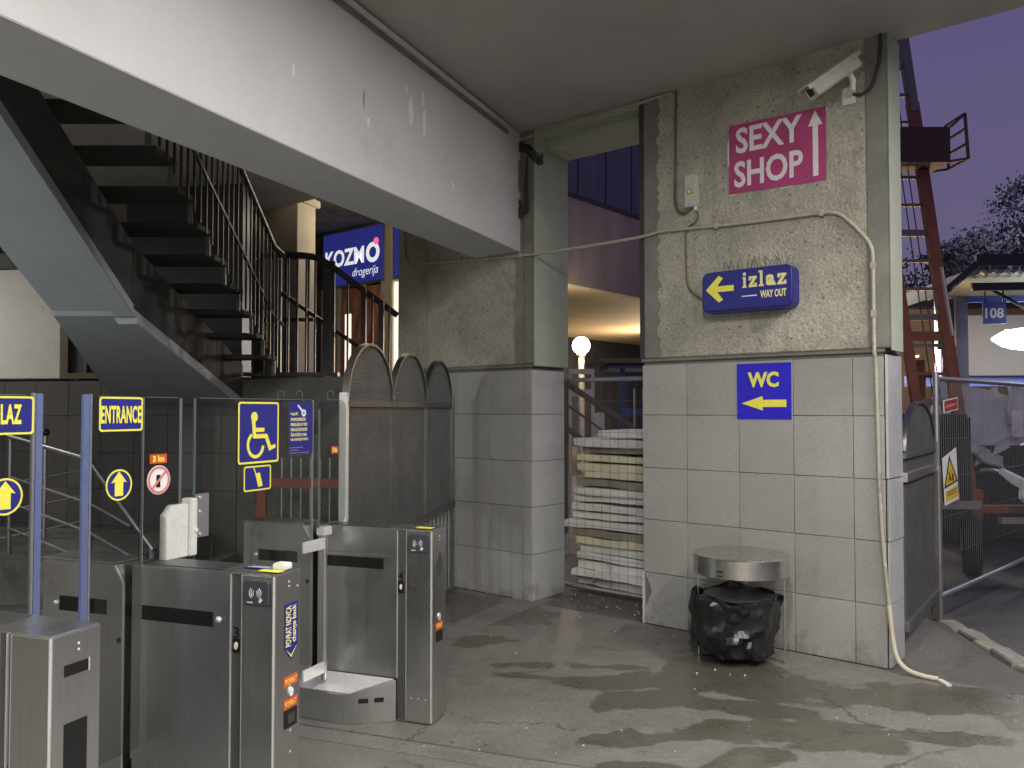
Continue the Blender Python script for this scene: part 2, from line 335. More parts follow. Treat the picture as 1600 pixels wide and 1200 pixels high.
# floor concrete with wet stains: stain outlines are warped ellipses, slightly darker and glossier than dry concrete
def floor_material():
    m = bpy.data.materials.new('stained_wet_concrete_floor'); m.use_nodes = True
    nt = m.node_tree; N = nt.nodes; L = nt.links; b = N['Principled BSDF']
    g = N.new('ShaderNodeNewGeometry')
    def noise(scale, det=5, r=.6):
        n = N.new('ShaderNodeTexNoise'); n.inputs['Scale'].default_value = scale; n.inputs['Detail'].default_value = det
        n.inputs['Roughness'].default_value = r; L.new(g.outputs['Position'], n.inputs['Vector']); return n
    def math_(op, a, c=None):
        k = N.new('ShaderNodeMath'); k.operation = op
        for i, q in enumerate((a, c)):
            if q is None: continue
            if isinstance(q, (int, float)): k.inputs[i].default_value = q
            else: L.new(q, k.inputs[i])
        return k.outputs[0]
    def rng(s, f0, f1, t0, t1):
        r = N.new('ShaderNodeMapRange'); L.new(s, r.inputs[0])
        for i, q in enumerate((f0, f1, t0, t1)): r.inputs[i+1].default_value = q
        return r.outputs[0]
    spots = [(1.28, 5.22, .36, .42, 0), (1.55, 4.84, .75, .22, -14), (2.45, 4.66, .75, .24, -10), (.80, 4.94, .62, .12, -6), (.40, 5.24, .40, .055, -4),
             (.16, 5.03, .20, .05, -10), (.72, 4.62, .30, .15, 25), (1.20, 4.52, .35, .13, -25), (1.42, 4.16, .50, .19, -8), (1.05, 3.86, .25, .10, 30),
             (2.05, 4.12, .36, .07, -6), (.62, 4.10, .32, .10, 8), (-.2, 5.85, .20, .14, 10), (2.95, 4.3, .45, .25, 0), (.58, 3.75, .22, .07, 0), (1.1, 4.22, .10, .06, 30),
             (1.6, 3.45, .55, .25, 10), (.1, 3.42, .4, .12, 0), (-.5, 6.9, .9, .45, -40), (-2.2, 6.5, .8, .5, 0), (-3.2, 5.3, 1, .4, 10), (2.6, 3.4, .5, .2, 0)]
    warp = noise(2.4, 3, .5); warpf = math_('SUBTRACT', warp.outputs['Fac'], .5)
    best = None
    for x, y, rx, ry, a in spots:
        mp = N.new('ShaderNodeMapping'); mp.vector_type = 'TEXTURE'
        mp.inputs['Location'].default_value = (x, y, 0); mp.inputs['Rotation'].default_value = (0, 0, rad(a)); mp.inputs['Scale'].default_value = (rx, ry, 1)
        L.new(g.outputs['Position'], mp.inputs[0])
        vl = N.new('ShaderNodeVectorMath'); vl.operation = 'LENGTH'; L.new(mp.outputs[0], vl.inputs[0])
        d = math_('MULTIPLY', math_('SUBTRACT', 1.0, vl.outputs['Value']), ry*1.3+.12)
        best = d if best is None else math_('MAXIMUM', best, d)
    small = noise(8, 4, .55)
    field = math_('ADD', best, math_('MULTIPLY', warpf, .95))
    field = math_('ADD', field, math_('MULTIPLY', math_('SUBTRACT', small.outputs['Fac'], .5), .24))
    field = math_('ADD', field, .02)
    wet = rng(field, -.022, .028, 0, 1)
    drops = rng(noise(4.6, 2, .5).outputs['Fac'], .715, .725, 0, .8)
    wet = math_('MAXIMUM', wet, drops)
    n1 = noise(1.1, 7, .65); n2 = noise(40, 4, .65); n3 = noise(5, 5, .7)
    tone = math_('MULTIPLY', rng(n1.outputs['Fac'], .3, .7, .80, 1.2), rng(n2.outputs['Fac'], .3, .7, .84, 1.16))
    tone = math_('MULTIPLY', tone, rng(n3.outputs['Fac'], .3, .7, .88, 1.12))
    dry = N.new('ShaderNodeMixRGB'); dry.blend_type = 'MULTIPLY'; dry.inputs[0].default_value = 1; dry.inputs[1].default_value = (.168, .160, .142, 1); L.new(tone, dry.inputs[2])
    dk = N.new('ShaderNodeMixRGB'); dk.blend_type = 'MULTIPLY'; dk.inputs[1].default_value = (1, 1, 1, 1)
    L.new(wet, dk.inputs[0]); L.new(dry.outputs[0], dk.inputs[1]); dk.inputs[2].default_value = (.56, .54, .47, 1)
    wv = N.new('ShaderNodeVectorMath'); wv.operation = 'MULTIPLY_ADD'; L.new(noise(1.7, 6, .65).outputs['Color'], wv.inputs[0]); wv.inputs[1].default_value = (.7, .7, 0); L.new(g.outputs['Position'], wv.inputs[2])
    ve = N.new('ShaderNodeTexVoronoi'); ve.feature = 'DISTANCE_TO_EDGE'; ve.inputs['Scale'].default_value = .62; L.new(wv.outputs[0], ve.inputs['Vector'])
    crack = math_('MULTIPLY', rng(ve.outputs['Distance'], .0015, .006, .75, 0), rng(noise(.9, 3, .5).outputs['Fac'], .46, .54, 0, 1))
    ck = N.new('ShaderNodeMixRGB'); L.new(crack, ck.inputs[0]); L.new(dk.outputs[0], ck.inputs[1]); ck.inputs[2].default_value = (.05, .047, .042, 1); dk = ck
    spk = N.new('ShaderNodeTexVoronoi'); spk.inputs['Scale'].default_value = 16; L.new(g.outputs['Position'], spk.inputs['Vector'])
    sc = N.new('ShaderNodeSeparateColor'); L.new(spk.outputs['Color'], sc.inputs[0])
    sfac = math_('MULTIPLY', rng(sc.outputs[0], .955, .96, 0, .7), rng(spk.outputs['Distance'], .14, .2, 1, 0))
    fin = N.new('ShaderNodeMixRGB'); L.new(sfac, fin.inputs[0]); L.new(dk.outputs[0], fin.inputs[1]); fin.inputs[2].default_value = (.045, .042, .038, 1)
    L.new(fin.outputs[0], b.inputs['Base Color'])
    rr = math_('ADD', rng(n3.outputs['Fac'], .3, .7, .46, .62), math_('MULTIPLY', wet, -.24)); L.new(rr, b.inputs['Roughness'])
    bp = N.new('ShaderNodeBump'); bp.inputs['Distance'].default_value = .01
    L.new(math_('MULTIPLY', math_('SUBTRACT', 1.0, wet), .14), bp.inputs['Strength'])
    L.new(noise(50, 5, .6).outputs['Fac'], bp.inputs['Height']); L.new(bp.outputs[0], b.inputs['Normal'])
    return m
m_floor = floor_material()
m_strip = mat('pale_concrete_strip', (.175, .17, .155), .6, var=.22, vs=3, fine=.2, fs=45, bump=.3, bs=50, dirt=((.08,.078,.07), 3, .54, .6))

# ------------------------------------------------------------------ frames used to lay things out (metres)
R0 = (2.324, 5.190); WA = -40           # front right foot of the right pillar; the pillar wall runs along local x, local y goes behind it
def wf(x, y=0):                          # pillar-wall coordinates -> world
    a = rad(WA); return (R0[0]+x*math.cos(a)-y*math.sin(a), R0[1]+x*math.sin(a)+y*math.cos(a))
T3 = (-.883, 3.115); T4 = (-.409, 4.262); TA = (-1.25, 2.28); TR = -20
def tf(o, x, y=0):
    a = rad(TR); return (o[0]+x*math.cos(a)-y*math.sin(a), o[1]+x*math.sin(a)+y*math.cos(a))

# ================================================================== SETTING
struct(MB().box(-60, 75, -20, 78, -.4, -.11).build('road', m_road))
pv = [(-14, -8), (3.10, -8), (3.09, 5.0), (3.12, 5.4), (3.2, 6.0), (3.26, 6.45), (4.0, 9.2), (4.0, 40), (-14, 40)]
struct(MB().prism(pv, -.3, -.006, 'z').build('pavement', m_pave))
# the hall floor: three cast slabs with open joints
def isect(p, d, q, e):
    den = d[0]*e[1]-d[1]*e[0]; t = ((q[0]-p[0])*e[1]-(q[1]-p[1])*e[0])/den
    return (p[0]+d[0]*t, p[1]+d[1]*t)
a20 = rad(TR); ed = (math.cos(a20), math.sin(a20)); wd = (math.cos(rad(WA)), math.sin(rad(WA)))
def slab(y0, y1, left=-9, top=None):
    p0 = tf(T4, left, y0); p1 = (3.085, None)
    q0 = isect(p0, ed, (3.085, 0), (0, 1))
    pts = [p0, q0]
    if top is None:
        r0 = tf(T4, left, y1); r1 = isect(r0, ed, (3.085, 0), (0, 1)); pts += [r1, r0]
    else:
        w0 = wf(0, -.02); k = isect(w0, wd, (3.085, 0), (0, 1)); pts += [k, wf(-12, -.02)]
    return pts
struct(MB().prism(slab(-.2, 0, -9, True), -.05, 0, 'z').build('floor', m_floor, bevel=.003))
struct(MB().prism(slab(-.345, -.206), -.05, -.002, 'z').build('floor_strip', m_strip, bevel=.003))
struct(MB().prism(slab(-11, -.351), -.05, 0, 'z').build('floor', m_floor, bevel=.003))
# pale threshold strip running back from the turnstiles to the pillar
q = [(-.50, 6.15), (-.44, 5.83), (.30, 6.99), (.36, 7.12), (.02, 7.14)]
struct(MB().prism(q, -.02, .003, 'z').build('floor_strip', m_strip))
# doorway threshold slabs
for i in range(4):
    x0 = -2.78 + i*.27
    struct(MB().box(x0+.004, x0+.266, 0, .5, -.03, -.001 + .002*(i % 2)).build('threshold', m_pave, None, (*R0, 0), WA))
struct(MB().box(-2.80, -1.70, .5, 3.2, -.03, -.002).build('path', mat('worn_brown_paving', (.13, .105, .08), .8, var=.35, vs=4, fine=.2, bump=.5, bs=16), None, (*R0, 0), WA))

# kerb: broken pale stones
kerb = struct(MB().prism([(3.09, -8), (3.285, -8), (3.275, 5.3), (3.29, 5.8), (3.32, 6.42), (3.25, 6.45), (3.19, 6.0), (3.11, 5.4)], -.2, -.03, 'z').build('kerb', m_pave))
ky = 6.38
while ky > 2.6:
    ln = random.uniform(.20, .42); y1 = ky - ln + .02
    def kx(y): return 3.135 + max(0, y-5.2)*.10
    j = lambda s=.02: random.uniform(-s, s)
    w = .13
    pts = [(kx(ky)+j(), ky+j(.01)), (kx(ky)+w+j(), ky+j(.01)), (kx((ky+y1)/2)+w+j(.025), (ky+y1)/2), (kx(y1)+w+j(), y1+j(.01)), (kx(y1)+j(), y1+j(.01)), (kx((ky+y1)/2)+j(.02), (ky+y1)/2)]
    MB().prism(pts, -.1, .012+j(.012), 'z').build('kerb_stone', m_kerb, kerb, bevel=.008)
    ky -= ln

# ceiling of the hall and the one behind the beam, painted dark for its shade
cz = 3.96
c1 = [wf(6.5, .14), wf(6.5, -11), wf(-14, -11), wf(-14, .14)]
struct(MB().prism(c1, cz, cz+.5, 'z').build('ceiling', m_ceil))
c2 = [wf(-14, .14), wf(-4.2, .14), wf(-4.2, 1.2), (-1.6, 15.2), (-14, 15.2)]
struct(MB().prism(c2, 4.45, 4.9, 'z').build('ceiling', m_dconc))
struct(MB().prism([wf(-14, .14), wf(-4.4, .14), wf(-4.4, .2), wf(-14, .2)], cz, 4.45, 'z').build('ceiling_step', m_ceil))

struct(MB().prism([(-10, -5.2), (2.6, -5.2), (2.6, -5.5), (-10, -5.5)], 0, 3.955, 'z').build('rear_wall', m_panel))  # unseen wall added to brighten what the steel cabinets reflect
struct(MB().prism([(-9.3, -5.2), (-9.0, -5.2), (-9.0, 9.4), (-9.3, 9.4)], 1.4, 3.955, 'z').build('side_wall', m_panel))  # unseen, added; pale top over dark base shapes the steel's reflected gradient
struct(MB().prism([(-9.3, -5.2), (-8.98, -5.2), (-8.98, 9.4), (-9.3, 9.4)], 0, 1.398, 'z').build('side_wall_base', m_tile_dark))
# big white downstand beam
bt = thing('concrete_beam', 'deep white painted downstand beam running from the upper left to the left pillar', 'beam', (.05, 6.99, 0), 0)
bd = Vector((math.sin(rad(23.05)), math.cos(rad(23.05)))); bn = Vector((-bd.y, bd.x))
def bp(s, t): return (bd.x*s+bn.x*t, bd.y*s+bn.y*t)
MB().prism([bp(.45, 0), bp(-13, 0), bp(-13, .49), bp(.9, .49)], 2.94, cz-.005, 'z').build('beam_body', m_beam, bt, bevel=.004)
MB().prism([bp(-.25, -.028), bp(-13, -.028), bp(-13, -.003), bp(-.25, -.003)], 3.895, 3.935, 'z').build('cable_trunking', m_cream, bt, bevel=.003)
MB().prism([bp(-.25, -.022), bp(-13, -.022), bp(-13, -.003), bp(-.25, -.003)], 3.862, 3.888, 'z').build('trunking_lip', m_rend, bt)
# peeled paint patches on the beam face
pm = mat('bare_primer_patch', (.90, .90, .89), .7, var=.04)
def patch(s, z, w, h, m=pm):
    n = 13; P = []
    for k in range(n):
        a = 2*math.pi*k/n; r = random.uniform(.75, 1.15)
        P.append((s+w*r*math.cos(a), z+h*r*math.sin(a)))
    mb = MB(); vs = []
    for t in (-.0015, .002):
        vs += [(bp(u, t)[0], bp(u, t)[1], zz) for u, zz in P]
    mb.add(vs, [tuple(range(n)), tuple(range(n, 2*n))[::-1]] + [(i, (i+1) % n, n+(i+1) % n, n+i) for i in range(n)])
    mb.build('paint_patch', m, bt)
for s, z, w, h in ((-1.80, 3.53, .036, .085), (-1.62, 3.50, .022, .10), (-1.64, 3.66, .016, .06), (-1.86, 3.66, .010, .04), (-2.3, 3.30, .012, .03), (-1.2, 3.2, .01, .03), (-3.0, 3.35, .012, .04)):
    patch(s, z, w, h)
patch(-2.35, 3.42, .006, .06, m_rend)

# ------------------------------------------------------------------ pillars
tile_cache = {}
def tile(parent, x0, x1, z0, z1, y, m, rnd=True, thick=.014):
    key = (round(x1-x0, 3), round(z1-z0, 3), m.name, thick)
    if key not in tile_cache:
        o = MB().box(0, x1-x0, -thick, .004, 0, z1-z0).build('tile', m, parent, bevel=.0014, seg=1); tile_cache[key] = o.data
    else: o = place(tile_cache[key], 'tile', parent)
    o.location = (x0, y + (random.uniform(-.0012, .0012) if rnd else 0), z0)
    return o
rows = [0, .385, .78, 1.165, 1.56, 1.935]

pr = thing('concrete_pillar', 'wide right hand pillar with grey tiles below and rough aggregate concrete above', 'pillar', (*R0, 0), WA, 'pillars either side of the doorway')
MB().box(-1.725, -.004, .004, .315, 0, 1.96).build('tile_backing', m_grout, pr)
cols = [-1.735, -1.364, -.962, -.576, -.19, 0]
g = .0019
for i in range(5):
    for k in range(5):
        if i == 0 and k == 0: continue
        tile(pr, cols[i]+g, cols[i+1]-g, rows[k]+g, rows[k+1]-g, .004, m_tile)
# broken corner tile at the doorway foot
MB().prism([(-1.70, .003), (-1.367, .003), (-1.367, .382), (-1.735, .382), (-1.70, .33), (-1.665, .24), (-1.705, .15), (-1.732, .11), (-1.732, .003)], -.010, .008).build('tile', m_tile, pr, bevel=.002)
MB().box(-1.742, -1.727, -.012, .02, .0, .385).build('corner_trim', m_steel_l, pr)
for k in range(3):   # tiles of the narrow right flank
    MB().box(.004, .016, .008, .31, rows[k]+g, rows[k+1]-g).build('tile', m_tile_side, pr, bevel=.002)
MB().box(.006, .022, -.008, .30, 1.17, 1.945).build('cover_plate', m_cover, pr, bevel=.003)
MB().box(.017, .0225, -.006, .30, .78, 1.165).build('cover_plate', m_cover, pr, bevel=.002)
MB().box(-1.6998, -.085, -.030, .30, 1.985, cz+.02).build('concrete_face', m_agg, pr, bevel=.006)
def ragged(x0, x1, z0, z1, amp, right=True):
    P = []; z = z0
    while z < z1: P.append(((x1 if right else x0)+random.uniform(-amp, amp), z)); z += random.uniform(.015, .06)
    P.append(((x1 if right else x0), z1))
    return ([(x0, z0)] + P + [(x0, z1)]) if right else ([(x1, z0)] + P + [(x1, z1)])
MB().prism(ragged(-1.699, -1.575, 1.99, cz+.01, .022), -.0335, -.0302).build('render_strip', m_rend, pr)
MB().box(-1.748, -1.7002, -.026, .31, 1.985, cz+.01).build('jamb_strip', m_sdark, pr, bevel=.004)
MB().box(-.0848, .049, -.027, .215, 1.985, cz+.01).build('render_strip', m_rend, pr, bevel=.006)
MB().box(.0492, .056, -.026, .22, 1.965, cz+.01).build('pale_edge', m_pale, pr, bevel=.006)
MB().box(-1.74, .01, -.018, .30, 1.958, 1.985).build('ledge', m_rend, pr, bevel=.004)

pl = thing('concrete_pillar', 'left pillar below the white beam with a pale green edge facing the doorway', 'pillar', (*R0, 0), WA, 'pillars either side of the doorway')
MB().box(-4.445, -2.822, .004, .445, 0, 1.96).build('tile_backing', m_grout, pl)
lc = [-4.45, -4.06, -3.675, -3.283, -2.90]
for i in range(4):
    for k in range(5):
        tile(pl, lc[i]+g, lc[i+1]-g, rows[k]+g, rows[k+1]-g, .004, m_tile)
for k in range(5):
    tile(pl, -2.90+g, -2.812-g, rows[k]+g, rows[k+1]-g, .004, m_tile)
    MB().box(-2.822, -2.806, .002, .445, rows[k]+g, rows[k+1]-g).build('tile', m_tile_side, pl, bevel=.002)
MB().box(-4.45, -2.876, -.030, .44, 1.985, cz+.02).build('concrete_face', m_agg, pl, bevel=.006)
MB().prism(ragged(-2.975, -2.877, 1.99, cz+.01, .018, False), -.0335, -.0302).build('render_strip', m_rend, pl)
MB().box(-2.8748, -2.7722, -.034, .43, 1.985, cz+.01).build('render_strip', m_rend, pl, bevel=.008)
MB().box(-2.772, -2.764, -.030, .45, 1.965, cz+.01).build('pale_edge', m_pale, pl, bevel=.005)
MB().box(-4.44, -2.79, -.018, .43, 1.958, 1.985).build('ledge', m_rend, pl, bevel=.004)

lt = thing('door_lintel', 'shallow concrete lintel under the ceiling between the two pillars', 'lintel', (*R0, 0), WA)
MB().box(-2.767, -1.7485, .13, .45, 3.80, 4.05).build('lintel_slab', m_pale, lt, bevel=.006)
MB().box(-2.767, -1.7485, -.03, .129, 3.90, 4.05).build('lintel_front', m_pale, lt, bevel=.006)

# ------------------------------------------------------------------ back of the hall, left
BA = -10.56
bw = thing('back_wall', 'dim grey tiled wall behind the ramp railings at the back left', 'wall', (-7, 9.3, 0), BA)
MB().box(-.8, 6.0, .012, .3, 0, 1.90).build('tile_backing', m_grout, bw)
for i in range(12):
    for k in range(5):
        x0 = -.42 + i*.39
        tile(bw, x0+g, x0+.39-g, rows[k]*.985+g, rows[k+1]*.985-g, .01, m_tile_dark)
MB().box(4.27, 6.0, -.02, .25, 0, 1.93).build('concrete_face', m_dconc, bw, bevel=.01)
MB().box(-.8, 2.21, -.01, .29, 1.93, 3.12).build('plaster_panel', m_panel, bw, bevel=.01)
MB().box(-.8, 2.6, -.03, .29, 3.125, 3.30).build('wall_cornice', m_dconc, bw, bevel=.01)
MB().box(2.9, 4.25, .1, .3, 1.93, 4.45).build('upper_wall', m_rail, bw)  # black base stands in for the darkness behind the stair
wfm = MB()
wfm.box(2.22, 2.30, -.012, .1, 1.93, 2.9).box(2.30, 2.9, -.012, .1, 1.93, 1.99).box(2.30, 2.9, -.012, .1, 2.86, 2.92).box(2.49, 2.52, -.005, .1, 1.99, 2.86)
wfo = wfm.build('window_frame', m_wood, bw)
MB().box(2.30, 2.9, .05, .06, 1.99, 2.86).build('pane', m_reader, wfo)
# terrace behind, at the stair head
tp = [(-2.86, 8.62), (-1.10, 8.29), (-.95, 8.6), (-.95, 15), (-2.95, 15)]
struct(MB().prism(tp, 1.6, 1.935, 'z').build('terrace', m_dconc))
struct(MB().prism([(-12, 15.0), (-1.2, 15.0), (-1.2, 15.3), (-12, 15.3)], 0, 6, 'z').build('far_wall', m_rail))  # added to shut out sky light; black base stands in for shade
# graffiti curls scratched on the landing wall
gm = mat('pale_graffiti_scratch', (.42, .42, .40), .8, var=.1)
for gx, sgn in ((4.75, 1), (4.95, -1), (5.28, 1)):
    pts = [(gx+.035*math.cos(a*.5)*sgn, -.024, 1.74+.05*math.sin(a*.5)) for a in range(0, 9)]
    MB().tube(pts, .005, 5).build('graffiti_mark', gm, bw)

# ------------------------------------------------------------------ staircase (rises towards the camera along -y)
st = thing('staircase', 'dark open riser stair on a blue grey box stringer descending to the landing', 'staircase', (0, 0, 0))
def strx(Y):     # (left x, right x, underside z, upper z)
    if Y >= 6: t = (Y-6)/2.5; return (-3.32-.72*t, -2.735, 2.28-.63*t, 2.80-.75*t)
    t = (6-Y)/1.53; return (-3.33, -2.735, 2.31+.86*t, 2.80+.82*t)
def seg(ya, yb, ma, mb_, off=0):
    A = strx(ya); B = strx(yb)
    # lower (painted) skin and dark core
    MB().hexa([(A[0], ya, A[2]+off), (A[1], ya, A[2]+off), (B[1], yb, B[2]+off), (B[0], yb, B[2]+off)],
              [(A[0], ya, A[2]+.05), (A[1], ya, A[2]+.05), (B[1], yb, B[2]+.05), (B[0], yb, B[2]+.05)]).build('stringer_soffit', ma, st, bevel=.004)
    MB().hexa([(A[0]+.05, ya, A[2]+.052), (A[1]-.012, ya, A[2]+.052), (B[1]-.012, yb, B[2]+.052), (B[0]+.05, yb, B[2]+.052)],
              [(A[0]+.05, ya, A[3]), (A[1]-.012, ya, A[3]), (B[1]-.012, yb, B[3]), (B[0]+.05, yb, B[3])]).build('stringer_side', mb_, st)
seg(8.48, 6.005, m_stair, m_sdark)
seg(5.995, 3.3, m_stair, m_sdark)
# raised flange along the right lower edge
for ya, yb in ((8.46, 6.03), (5.97, 3.3)):
    A = strx(ya); B = strx(yb)
    MB().hexa([(A[1]-.13, ya, A[2]-.05), (A[1]+.014, ya, A[2]-.05), (B[1]+.014, yb, B[2]-.05), (B[1]-.13, yb, B[2]-.05)],
              [(A[1]-.16, ya, A[2]-.002), (A[1]+.014, ya, A[2]-.002), (B[1]+.014, yb, B[2]-.002), (B[1]-.16, yb, B[2]-.002)]).build('stringer_flange', m_stair, st, bevel=.004)
tread_me = None; brk_me = None
for k in range(12):
    y = 8.0 - .357*k; z = 2.10 + .17*k
    if z > 4.4: break
    if tread_me is None:
        o = MB().box(-2.95, -2.30, -.17, .17, -.02, .02).build('tread', m_sdark, st, bevel=.004); tread_me = o.data
        b = MB().box(-2.35, -2.32, .13, .16, -.17, -.022).build('bracket', m_hoistg, st); brk_me = b.data
    else:
        o = place(tread_me, 'tread', st); b = place(brk_me, 'bracket', st)
    o.location = (0, y, z); b.location = (0, y, z)
for k in range(12):
    y = 8.0 - .357*k; z = 2.10 + .17*k
    for dy in (-.12, 0, .12):
        MB().box(-2.308, -2.292, y+dy-.008, y+dy+.008, z-.03-dy*.47, z+1.05-dy*.47).build('baluster', m_rail, st)
MB().tube([(-2.30, 8.35, 3.15), (-2.30, 8.0, 3.17), (-2.30, 4.2, 4.97)], .03, 10).build('handrail', m_rail, st)
MB().tube([(-2.30, 8.35, 2.45), (-2.30, 8.0, 2.5), (-2.30, 4.2, 4.31)], .016, 8).build('lower_rail', m_rail, st)

# landing guard rail and its lower flight
gr = thing('landing_railing', 'black steel guard railing curving round the landing beneath the shop sign', 'railing', (0, 0, 0))
hp = [(-2.36, 8.36, 3.17), (-2.1, 8.38, 3.16), (-1.95, 8.37, 3.13), (-1.85, 8.36, 3.07), (-1.60, 8.42, 2.88), (-1.18, 8.55, 2.57)]
MB().tube(hp, .032, 10).build('handrail', m_rail, gr)
MB().tube([(-2.36, 8.40, 2.80), (-1.84, 8.50, 2.43), (-1.30, 8.60, 2.05)], .022, 8).build('lower_rail', m_rail, gr)
for x, w in ((-2.36, .03), (-1.87, .035), (-1.81, .02), (-1.50, .026), (-1.32, .026)):
    zt = 3.16 if x < -2.0 else (3.1 if x < -1.8 else 3.07-(x+1.85)*-.72*-1)
    MB().box(x-w, x+w, 8.36, 8.40, 1.94, zt).build('post', m_rail, gr)
for x in (-2.26, -2.17, -2.08, -1.99, -1.66, -1.41, -1.24):
    MB().box(x-.009, x+.009, 8.37, 8.388, 1.94, (3.15 if x < -1.9 else 3.06+(x+1.85)*-.72)).build('baluster', m_rail, gr)
MB().box(-2.70, -1.75, 8.34, 8.45, 1.936, 1.975).build('kick_rail', m_rail, gr)
# second newel cluster of far railing in the dark
fr = thing('far_railing', 'dim black balusters of the upper flight beyond the open treads', 'railing', (0, 0, 0))
for i in range(14):
    x = -4.05 + i*.13
    MB().box(x-.012, x+.012, 9.6, 9.63, 1.9, 3.35).build('baluster', m_rail, fr)
MB().box(-4.1, -2.3, 9.58, 9.65, 3.35, 3.41).build('handrail', m_rail, fr)
MB().box(-4.1, -2.3, 9.59, 9.64, 2.62, 2.66).build('rail', m_rail, fr)
cl = thing('shop_column', 'cream painted column with a bracket beyond the landing railing', 'column', (-2.74, 10.2, 0), -20)
MB().box(-.2, .24, -.2, .2, 1.93, 4.45).build('shaft', m_column, cl, bevel=.01)
MB().prism([(-.62, 4.10), (-.2, 4.10), (-.2, 3.15), (-.28, 3.2), (-.35, 3.8), (-.62, 4.0)], -.15, .15).build('bracket', m_column, cl, bevel=.01)
MB().box(-.66, .28, -.25, .25, 4.11, 4.2).build('capital', m_column, cl, bevel=.01)

# ------------------------------------------------------------------ shop with lit sign (parallel to pillar wall)
sh = thing('corner_shop', 'lit corner shop front with blue sign band and orange haired poster', 'shop', (-1.885, 12.5, 0), WA)
MB().box(-3.5, -.005, .1, 2.0, 1.94, 5.2).build('wall', m_dconc, sh)
MB().box(-3.2, .1, .06, 1.9, 4.62, 4.8).build('roof_edge', m_dkst, sh)
sb = MB().box(-1.5, 0, -.06, .1, 3.53, 4.44).build('sign_box', m_galv, sh, bevel=.01)
MB().box(-1.46, -.04, -.068, -.055, 3.57, 4.40).build('sign_face', m_kblue, sb)
text('lettering', 'KOZM', -1.41, -.455, 3.86, 4.13, -.069, m_kwhite, sb, bold=.03)
MB().ring(disc(-.25, 4.0, .155), disc(-.25, 4.0, .085), -.074, -.069).build('letter_o', m_kwhite, sb)
MB().prism(disc(-.17, 4.16, .055), -.078, -.0695).build('pink_dot', m_kpink, sb)
text('lettering', 'drogerija', -.73, -.13, 3.63, 3.80, -.069, m_kwhite, sb, bold=-.005, shear=.3)
MB().box(.001, .17, -.05, .12, 1.95, 4.5).build('corner_post', m_column, sh, bevel=.01)
sb2 = MB().box(.171, .5, -.05, .1, 3.53, 4.44).build('sign_box', m_galv, sh, bevel=.01)
MB().box(.22, .46, -.058, -.045, 3.57, 4.40).build('sign_face', m_kblue, sb2)
MB().box(.20, .50, -.03, .05, 1.95, 3.50).build('lit_panel', m_klite, sh)
MB().box(-1.44, -1.18, -.03, .05, 1.95, 3.50).build('lit_panel', m_klite, sh)
MB().box(-1.02, -.01, -.03, .05, 1.95, 3.50).build('poster', m_hair, sh)
MB().box(-.95, -.80, -.034, -.028, 1.95, 3.1).build('poster_print', m_klite, sh)
for x in (-1.48, -1.13, -.50, -.03):
    MB().box(x-.045, x+.045, -.06, .06, 1.95, 3.53).build('mullion', m_column, sh)
l = bpy.data.lights.new('shop_glow', 'POINT'); l.energy = 16; l.color = (1, .83, .6); l.shadow_soft_size = .25
lo = bpy.data.objects.new('shop_glow', l); COL.objects.link(lo); lo.location = (-1.75, 10.5, 4.0)
sl = thing('shop_lamp', 'small round soffit lamp in front of the lit shop', 'lamp', (-1.75, 10.5, 4.2))
MB().lathe([(.12, 0), (.12, .2), (.05, .25)], n=16).build('lamp_body', m_cream, sl)

